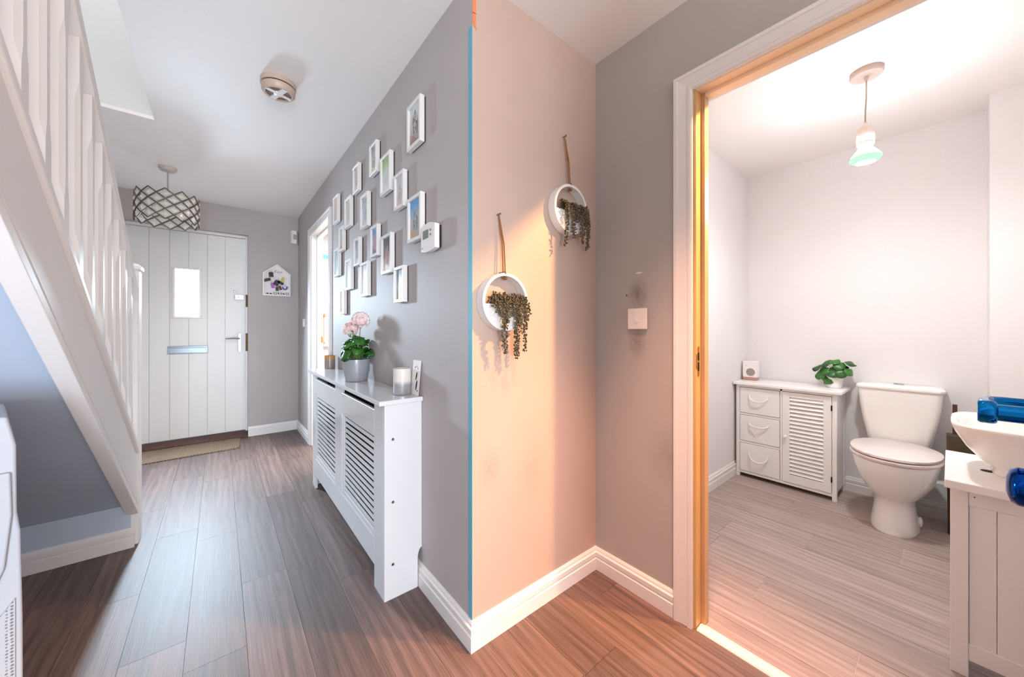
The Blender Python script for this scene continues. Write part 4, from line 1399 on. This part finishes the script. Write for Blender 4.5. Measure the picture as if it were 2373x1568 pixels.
prof = [(-0.36, 0.0), (0.004, 0.0), (0.003, 0.45), (0.0, 0.655), (-0.005, 0.70), (-0.006, 0.86), (-0.018, 0.929), (-0.34, 0.945), (-0.36, 0.92)]
M['ac_white'] = paint('cool_white_casing', (172, 174, 180), 0.45, 0.01, 0.0)
part('casing', acp(prof, 0.0, 0.27), 'ac_white', ac, 'white plastic casing', bevel=0.005, seg=3)
part('grille', acp([(-0.33, 0.30), (-0.008, 0.30), (-0.008, 0.500), (-0.09, 0.375), (-0.13, 0.36), (-0.33, 0.36)], -0.005, 0.001), 'grille', ac, 'perforated vent grille')
part('front_cover', acp([(-0.33, 0.37), (-0.12, 0.375), (-0.06, 0.455), (-0.022, 0.58), (-0.012, 0.70), (-0.014, 0.80), (-0.33, 0.80)], -0.010, 0.001), 'ac_white', ac, bevel=0.004, seg=3)
part('display', acp([(-0.22, 0.855), (-0.034, 0.850), (-0.037, 0.89), (-0.22, 0.895)], -0.003, 0.001), 'navy', ac, 'dark blue display')

# ------------------------------------------------------------------ toilet room: pendant bulb
wl = Vector((2.461, 0.260, H))
wp = thing('pendant_bulb', 'bare lit bulb on a cord from the toilet ceiling', 'lamp', tuple(wl))
ro = part('ceiling_rose', MB().lathe([(0.062, 0), (0.062, -0.020), (0.058, -0.026), (0.012, -0.026)], wl, 36), 'rose_grey', wp, smooth=True)
part('cord_grip', MB().lathe([(0.010, -0.026), (0.009, -0.040), (0.005, -0.046)], wl, 12), 'rose_grey', wp, smooth=True)
part('cord', MB().tube([wl + Vector((0, 0, -0.04)), wl + Vector((0.001, 0.001, -0.13)), wl + Vector((0.0, 0.004, -0.20)), wl + Vector((0, 0.0045, -0.262))], 0.0030, 8), 'cable', wp, smooth=True)
hc = wl + Vector((0, 0.0035, 0))
part('lamp_holder', MB().lathe([(0.006, -0.252), (0.011, -0.266), (0.022, -0.272), (0.030, -0.284), (0.0335, -0.310), (0.0335, -0.345), (0.030, -0.352)], hc, 28), 'plastic', wp, smooth=True)
part('collar', MB().lathe([(0.031, -0.352), (0.0335, -0.357), (0.031, -0.362), (0.020, -0.364)], hc, 24), 'bulb_rim', wp, smooth=True)
part('bulb', MB().lathe([(0.020, -0.364), (0.024, -0.372), (0.058, -0.420)], hc, 12, cap0=False, cap1=False), 'bulb', wp, 'glowing bulb glass')
part('bulb_face', MB().lathe([(0.058, -0.420), (0.060, -0.428), (0.052, -0.440), (0.037, -0.4465)], hc, 12, cap0=False, cap1=False), 'bulb_rim', wp, 'pale green lit bulb rim')
part('bulb_lens', MB().lathe([(0.037, -0.4465), (0.020, -0.451), (0.0, -0.453)], hc, 12, cap0=False, cap1=False), 'bulb_hot', wp, 'brightest centre of the bulb')

# ------------------------------------------------------------------ bathroom cabinet
bc = thing('bathroom_cabinet', 'white cabinet with three drawers and louvred door', 'cabinet', (3.28, 0.765, 0))
CX0, CX1, CY0, CY1 = 3.122, 3.415, 0.468, 1.056
part('top', B(3.096, 3.418, 0.440, 1.0715, 0.706, 0.728), 'cabinet_white', bc, bevel=0.005)
mb = MB()
for (ya_, yb_) in ((CY0, CY0 + 0.024), (CY1 - 0.024, CY1)):
    mb2 = B(CX0, CX0 + 0.026, ya_, yb_, 0.0, 0.706)
    part('leg', mb2, 'cabinet_white', bc, bevel=0.002, seg=1)
    part('leg', B(CX1 - 0.026, CX1, ya_, yb_, 0.0, 0.706), 'cabinet_white', bc, bevel=0.002, seg=1)
part('body', MB().box(CX0 + 0.026, CX1 - 0.026, CY0 + 0.004, CY0 + 0.014, 0.05, 0.706).box(CX0 + 0.026, CX1 - 0.026, CY1 - 0.014, CY1 - 0.004, 0.05, 0.706).box(CX1 - 0.012, CX1 - 0.004, CY0 + 0.02, CY1 - 0.02, 0.05, 0.706).box(CX0 + 0.02, CX1 - 0.02, CY0 + 0.01, CY1 - 0.01, 0.045, 0.058).box(CX0 + 0.002, CX1 - 0.02, 0.762, 0.774, 0.05, 0.706), 'cabinet_white', bc)
for (ya_, z0_, z1_) in ((CY0 + 0.024, 0.690, 0.706), (CY0 + 0.024, 0.030, 0.048), (0.774, 0.478, 0.492), (0.774, 0.264, 0.278)):
    part('rail', B(CX0 + 0.002, CX0 + 0.016, ya_, CY1 - 0.024, z0_, z1_), 'cabinet_white', bc, bevel=0.001, seg=1)
for (z0_, z1_, sag) in ((0.495, 0.687, 0.045), (0.281, 0.475, 0.022), (0.051, 0.261, 0.062)):
    dr = part('drawer', B(CX0 - 0.002, CX0 + 0.016, 0.777, CY1 - 0.027, z0_, z1_), 'cabinet_white', bc, bevel=0.002, seg=1)
    zc = (z0_ + z1_) / 2 + 0.045
    yc = 0.905
    pts = []
    for k in range(15):
        a = PI * k / 14
        pts.append((CX0 - 0.006 - 0.022 * math.sin(a), yc + 0.060 * math.cos(a), zc - sag * math.sin(a) ** 0.8))
    part('handle', MB().tube(pts, 0.0050, 8).lathe([(0.006, 0), (0.006, -0.008)], (CX0 - 0.002, yc + 0.060, zc), 10, 'x').lathe([(0.006, 0), (0.006, -0.008)], (CX0 - 0.002, yc - 0.060, zc), 10, 'x'), 'cabinet_white', dr, 'white rope pull', smooth=True)
dy0, dy1, dz0, dz1 = 0.494, 0.760, 0.051, 0.687
mb = MB()
mb.box(CX0 - 0.002, CX0 + 0.016, dy0, dy0 + 0.042, dz0, dz1).box(CX0 - 0.002, CX0 + 0.016, dy1 - 0.042, dy1, dz0, dz1)
mb.box(CX0 - 0.002, CX0 + 0.016, dy0 + 0.042, dy1 - 0.042, dz0, dz0 + 0.058).box(CX0 - 0.002, CX0 + 0.016, dy0 + 0.042, dy1 - 0.042, dz1 - 0.034, dz1)
do = part('door', mb, 'cabinet_white', bc, bevel=0.001, seg=1)
for k in range(20):
    z = dz0 + 0.062 + k * 0.0272
    part('louvre_slat', MB().prism([(CX0 - 0.003, z + 0.002), (CX0 + 0.001, z), (CX0 + 0.0145, z + 0.021), (CX0 + 0.0105, z + 0.022)], 'y', dy0 + 0.040, dy1 - 0.040), 'cabinet_white', do)
part('door_back', B(CX0 + 0.0165, CX0 + 0.019, dy0 + 0.03, dy1 - 0.03, dz0 + 0.05, dz1 - 0.02), 'cabinet_white', do)
part('knob', MB().lathe([(0.005, 0), (0.005, -0.010), (0.011, -0.014), (0.012, -0.020), (0.007, -0.025)], (CX0 - 0.002, dy1 - 0.020, 0.374), 14, 'x'), 'cabinet_white', do, 'white door knob', smooth=True)
for z in (0.595, 0.125):
    part('hinge', B(CX0 - 0.0035, CX0 + 0.001, dy0 - 0.004, dy0 + 0.004, z, z + 0.036), 'bronze', do, 'small dark hinge')

# speaker-like air freshener on the cabinet
zc_ = 0.7285
af = thing('air_freshener', 'white box air freshener with grey round mesh on the cabinet', 'air freshener', (3.30, 1.012, zc_))
part('base', B(3.272, 3.330, 0.964, 1.058, zc_, zc_ + 0.022), 'rose_gold', af, 'rose-gold base', bevel=0.003)
part('casing', B(3.268, 3.332, 0.962, 1.060, zc_ + 0.022, zc_ + 0.150), 'plastic', af, bevel=0.005)
part('mesh_disc', MB().lathe([(0.030, 0), (0.030, -0.002)], (3.268, 1.003, zc_ + 0.064), 28, 'x'), 'grey_mesh', af, 'grey round mesh')
part('led', MB().lathe([(0.0025, 0), (0.0025, -0.001)], (3.268, 1.034, zc_ + 0.115), 8, 'x'), 'grey_ink', af)

# small leafy plant on the cabinet
pp = Vector((3.315, 0.510, zc_))
sp2 = thing('potted_plant', 'small green round-leaved plant in white pot on the cabinet', 'plant', tuple(pp))
part('pot', MB().lathe([(0.036, 0), (0.040, 0.004), (0.052, 0.080), (0.052, 0.086), (0.048, 0.086), (0.046, 0.07), (0, 0.07)], pp, 28, cap1=False), 'ceramic', sp2, 'white pot', smooth=True)
LV = [(-0.045, 0.085, 0.135, 0.034, (-0.6, 0.5, 0.8)), (-0.045, 0.030, 0.060, 0.040, (-1.0, 0.2, 0.25)), (-0.050, 0.070, 0.085, 0.036, (-0.9, 0.5, 0.4)), (-0.060, 0.000, 0.105, 0.036, (-0.9, 0.0, 0.6)),
      (-0.055, -0.045, 0.110, 0.036, (-0.9, -0.3, 0.4)), (-0.030, -0.080, 0.120, 0.032, (-0.5, -0.6, 0.5)), (0.000, -0.085, 0.175, 0.034, (-0.3, -0.4, 0.9)), (-0.020, 0.000, 0.185, 0.036, (-0.5, 0.1, 0.9)),
      (-0.020, 0.045, 0.165, 0.034, (-0.5, 0.4, 0.7)), (-0.035, -0.030, 0.160, 0.036, (-0.7, -0.2, 0.6)), (0.020, 0.035, 0.170, 0.034, (0.2, 0.3, 0.9)), (0.025, -0.045, 0.160, 0.034, (0.3, -0.4, 0.8)), (0.045, 0.0, 0.13, 0.034, (0.7, 0, 0.6)),
      (-0.05, 0.045, 0.115, 0.034, (-0.8, 0.4, 0.5)), (0.0, -0.055, 0.14, 0.034, (-0.4, -0.6, 0.6))]
mbst = MB()
for k, (dx, dy, dzz, r_, nr) in enumerate(LV):
    c = pp + Vector((dx, dy, dzz))
    lf_ = leaf(c, nr, r_, 2, -0.18, k * 1.3, 0.06)
    lf_.v = [(min(v[0], XB - 0.004), v[1], v[2]) for v in lf_.v]
    solid(part('leaf', lf_, 'leaf2', sp2, smooth=True, angle=80))
    mbst.tube([pp + Vector((0, 0, 0.068)), pp + Vector((dx * 0.4, dy * 0.4, 0.07 + (dzz - 0.05) * 0.6)), c], 0.0017, 5)
part('stem', mbst, 'stem', sp2)

# ------------------------------------------------------------------ toilet
to_ = thing('toilet', 'white close-coupled toilet with pale wooden seat', 'toilet', (3.05, 0.205, 0))


def egg(cx, rxf, rxb, ry, z, cy=0.205, n=40, p=2.2):
    out = []
    for k in range(n):
        a = 2 * PI * k / n
        c, s = math.cos(a), math.sin(a)
        u = math.copysign(abs(c) ** (2 / p), c)
        v_ = math.copysign(abs(s) ** (2 / p), s)
        out.append((cx + (rxb if u > 0 else rxf) * u, cy + ry * v_, z))
    return out


rings = [egg(3.05, 0.195, 0.22, 0.098, 0.0), egg(3.05, 0.198, 0.22, 0.100, 0.012), egg(3.05, 0.185, 0.22, 0.093, 0.05), egg(3.055, 0.165, 0.22, 0.084, 0.12), egg(3.06, 0.160, 0.22, 0.083, 0.160),
         egg(3.06, 0.175, 0.22, 0.095, 0.185), egg(3.05, 0.205, 0.23, 0.125, 0.225), egg(3.045, 0.232, 0.235, 0.152, 0.28), egg(3.04, 0.248, 0.235, 0.170, 0.34), egg(3.04, 0.254, 0.235, 0.178, 0.385), egg(3.04, 0.252, 0.235, 0.177, 0.400)]
part('bowl', MB().loft(rings), 'ceramic', to_, 'white ceramic bowl and pedestal', smooth=True, angle=60)
part('foot_bolt_cap', MB().ell((3.10, 0.108, 0.032), (0.03, 0.012, 0.03), 12, 8), 'ceramic', to_, smooth=True)
part('seat', MB().loft([egg(3.045, 0.262, 0.20, 0.184, 0.403), egg(3.045, 0.267, 0.20, 0.188, 0.409), egg(3.045, 0.266, 0.20, 0.187, 0.420), egg(3.045, 0.258, 0.20, 0.181, 0.423)]), 'seat_wood', to_, 'pale limed-wood seat ring', smooth=True, angle=60)
part('seat_gap', MB().loft([egg(3.045, 0.252, 0.19, 0.176, 0.422), egg(3.045, 0.252, 0.19, 0.176, 0.428)]), 'bronze', to_)
part('lid', MB().loft([egg(3.045, 0.258, 0.20, 0.181, 0.427), egg(3.045, 0.264, 0.20, 0.186, 0.432), egg(3.045, 0.262, 0.20, 0.185, 0.441), egg(3.045, 0.245, 0.195, 0.172, 0.446)]), 'seat_wood', to_, 'pale limed-wood lid', smooth=True, angle=60)


def rrect(x0, x1, y0, y1, z, r, n=5):
    out = []
    for (cx, cy, a0) in ((x1 - r, y1 - r, 0), (x0 + r, y1 - r, 90), (x0 + r, y0 + r, 180), (x1 - r, y0 + r, 270)):
        for k in range(n + 1):
            a = math.radians(a0 + 90 * k / n)
            out.append((cx + r * math.cos(a), cy + r * math.sin(a), z))
    return out


cyc = 0.205
cis = part('cistern', MB().loft([rrect(3.262, 3.425, cyc - 0.128, cyc + 0.128, 0.405, 0.03), rrect(3.255, 3.428, cyc - 0.138, cyc + 0.138, 0.44, 0.03), rrect(3.247, 3.43, cyc - 0.160, cyc + 0.160, 0.56, 0.03), rrect(3.243, 3.432, cyc - 0.174, cyc + 0.174, 0.66, 0.03), rrect(3.241, 3.433, cyc - 0.181, cyc + 0.181, 0.752, 0.03)]), 'ceramic', to_, 'white tapered cistern', smooth=True, angle=50)
part('cistern_lid', MB().loft([rrect(3.236, 3.434, cyc - 0.186, cyc + 0.186, 0.753, 0.03), rrect(3.232, 3.434, cyc - 0.190, cyc + 0.190, 0.758, 0.03), rrect(3.232, 3.434, cyc - 0.190, cyc + 0.190, 0.772, 0.03), rrect(3.240, 3.430, cyc - 0.182, cyc + 0.182, 0.781, 0.03), rrect(3.262, 3.41, cyc - 0.16, cyc + 0.16, 0.785, 0.03)]), 'ceramic', cis, smooth=True, angle=50)
part('flush_button', MB().lathe([(0.024, 0.785), (0.024, 0.789), (0.020, 0.791), (0.0, 0.792)], (3.335, cyc, 0), 24, cap1=False), 'chrome', cis, 'chrome flush button', smooth=True)
part('pan_link', MB().box(3.20, 3.32, cyc - 0.10, cyc + 0.10, 0.30, 0.41), 'ceramic', to_, bevel=0.02, seg=3)

# dark bin with post between toilet and basin
db = thing('laundry_bin', 'dark olive-brown bin with upright post between toilet and basin', 'bin', (3.14, -0.06, 0))
part('body', MB().loft([rrect(3.125, 3.208, -0.128, 0.008, 0.0, 0.008), rrect(3.12, 3.212, -0.132, 0.014, 0.545, 0.008)]), paint('olive_brown_weave', (70, 56, 36), 0.7, 0.2, 0.4, 300), db)
part('post', B(3.19, 3.205, -0.026, -0.008, 0.54, 0.712), 'threshold_wood', db, 'dark upright post', bevel=0.002)

# ------------------------------------------------------------------ vanity unit and basin
vu = thing('vanity_unit', 'white panelled vanity unit under the washbasin', 'vanity unit', (2.07, -0.26, 0))
VX0, VX1, VY0, VY1 = 1.886, 2.262, -0.545, 0.0
mb = MB()
part('worktop', B(1.835, 2.285, -0.57, 0.012, 0.618, 0.645), 'cabinet_white', vu, bevel=0.003)
part('side_panel', MB().box(VX0 + 0.004, VX1, VY1 - 0.018, VY1, 0.0, 0.618).box(VX0 + 0.02, VX1, VY0, VY0 + 0.018, 0, 0.618), 'cabinet_white', vu, bevel=0.001, seg=1)
part('stile', B(VX0, VX0 + 0.02, VY1 - 0.038, VY1, 0.0, 0.618), 'cabinet_white', vu, bevel=0.0015, seg=1)
part('stile', B(VX0, VX0 + 0.02, VY0, VY0 + 0.038, 0.0, 0.618), 'cabinet_white', vu, bevel=0.0015, seg=1)
part('top_rail', B(VX0 + 0.0015, VX0 + 0.02, VY0 + 0.038, VY1 - 0.0385, 0.562, 0.618), 'cabinet_white', vu, bevel=0.001, seg=1)
part('bottom_rail', B(VX0 + 0.0005, VX0 + 0.02, VY0 + 0.038, VY1 - 0.0385, 0.058, 0.112), 'cabinet_white', vu, bevel=0.001, seg=1)
yv = VY1 - 0.0385
edges = [yv, -0.0935, -0.185, -0.276, -0.367, -0.458, VY0 + 0.0385]
for k in range(6):
    part('panel_board', B(VX0 + 0.006, VX0 + 0.016, edges[k + 1] + 0.0006, edges[k] - 0.0006, 0.112, 0.562), 'cabinet_white', vu, bevel=0.0012, seg=1)
part('back', B(VX0 + 0.016, VX0 + 0.02, VY0 + 0.03, VY1 - 0.03, 0.06, 0.6), 'cabinet_white', vu)
part('panel_pin', MB().lathe([(0.0018, 0), (0.0018, -0.0012)], (VX0 + 0.0015, -0.050, 0.592), 8, 'x'), 'black', vu)
part('pipe_hole_shade', MB().lathe([(0.016, 0.0), (0.016, 0.0008)], (2.052, -0.082, 0.645), 20), 'slot_shade', vu, 'dark disc for the shade in the worktop cut-out')  # flat dark disc stands for the shade inside the hole


def sup(cx, cy, rx, ry, z, p=3.2, n=48):
    out = []
    for k in range(n):
        a = 2 * PI * k / n
        c, s = math.cos(a), math.sin(a)
        out.append((cx + rx * math.copysign(abs(c) ** (2 / p), c), cy + ry * math.copysign(abs(s) ** (2 / p), s), z))
    return out


bcx, bcy = 2.065, -0.255
wb = thing('washbasin', 'white rounded countertop washbasin on the vanity unit', 'washbasin', (bcx, bcy, 0.646))
rings = [sup(bcx, bcy, 0.085, 0.165, 0.646), sup(bcx, bcy, 0.09, 0.168, 0.668, 2.8), sup(bcx, bcy, 0.125, 0.192, 0.690, 2.8), sup(bcx, bcy, 0.16, 0.222, 0.730, 3.2), sup(bcx, bcy, 0.185, 0.244, 0.775, 3.8), sup(bcx, bcy, 0.196, 0.254, 0.806, 4.5), sup(bcx, bcy, 0.196, 0.254, 0.813, 4.5),
         sup(bcx, bcy, 0.190, 0.248, 0.817, 4.5), sup(bcx, bcy, 0.178, 0.236, 0.814, 4.2), sup(bcx, bcy, 0.168, 0.226, 0.800, 2.9), sup(bcx, bcy, 0.15, 0.205, 0.765, 2.6), sup(bcx, bcy, 0.11, 0.16, 0.735, 2.4), sup(bcx, bcy, 0.03, 0.03, 0.722, 2)]
part('bowl', MB().loft(rings), 'ceramic', wb, smooth=True, angle=60)
part('waste', MB().lathe([(0.022, 0.7225), (0.022, 0.7245), (0.008, 0.726)], (bcx, bcy, 0), 18), 'chrome', wb, 'chrome waste')
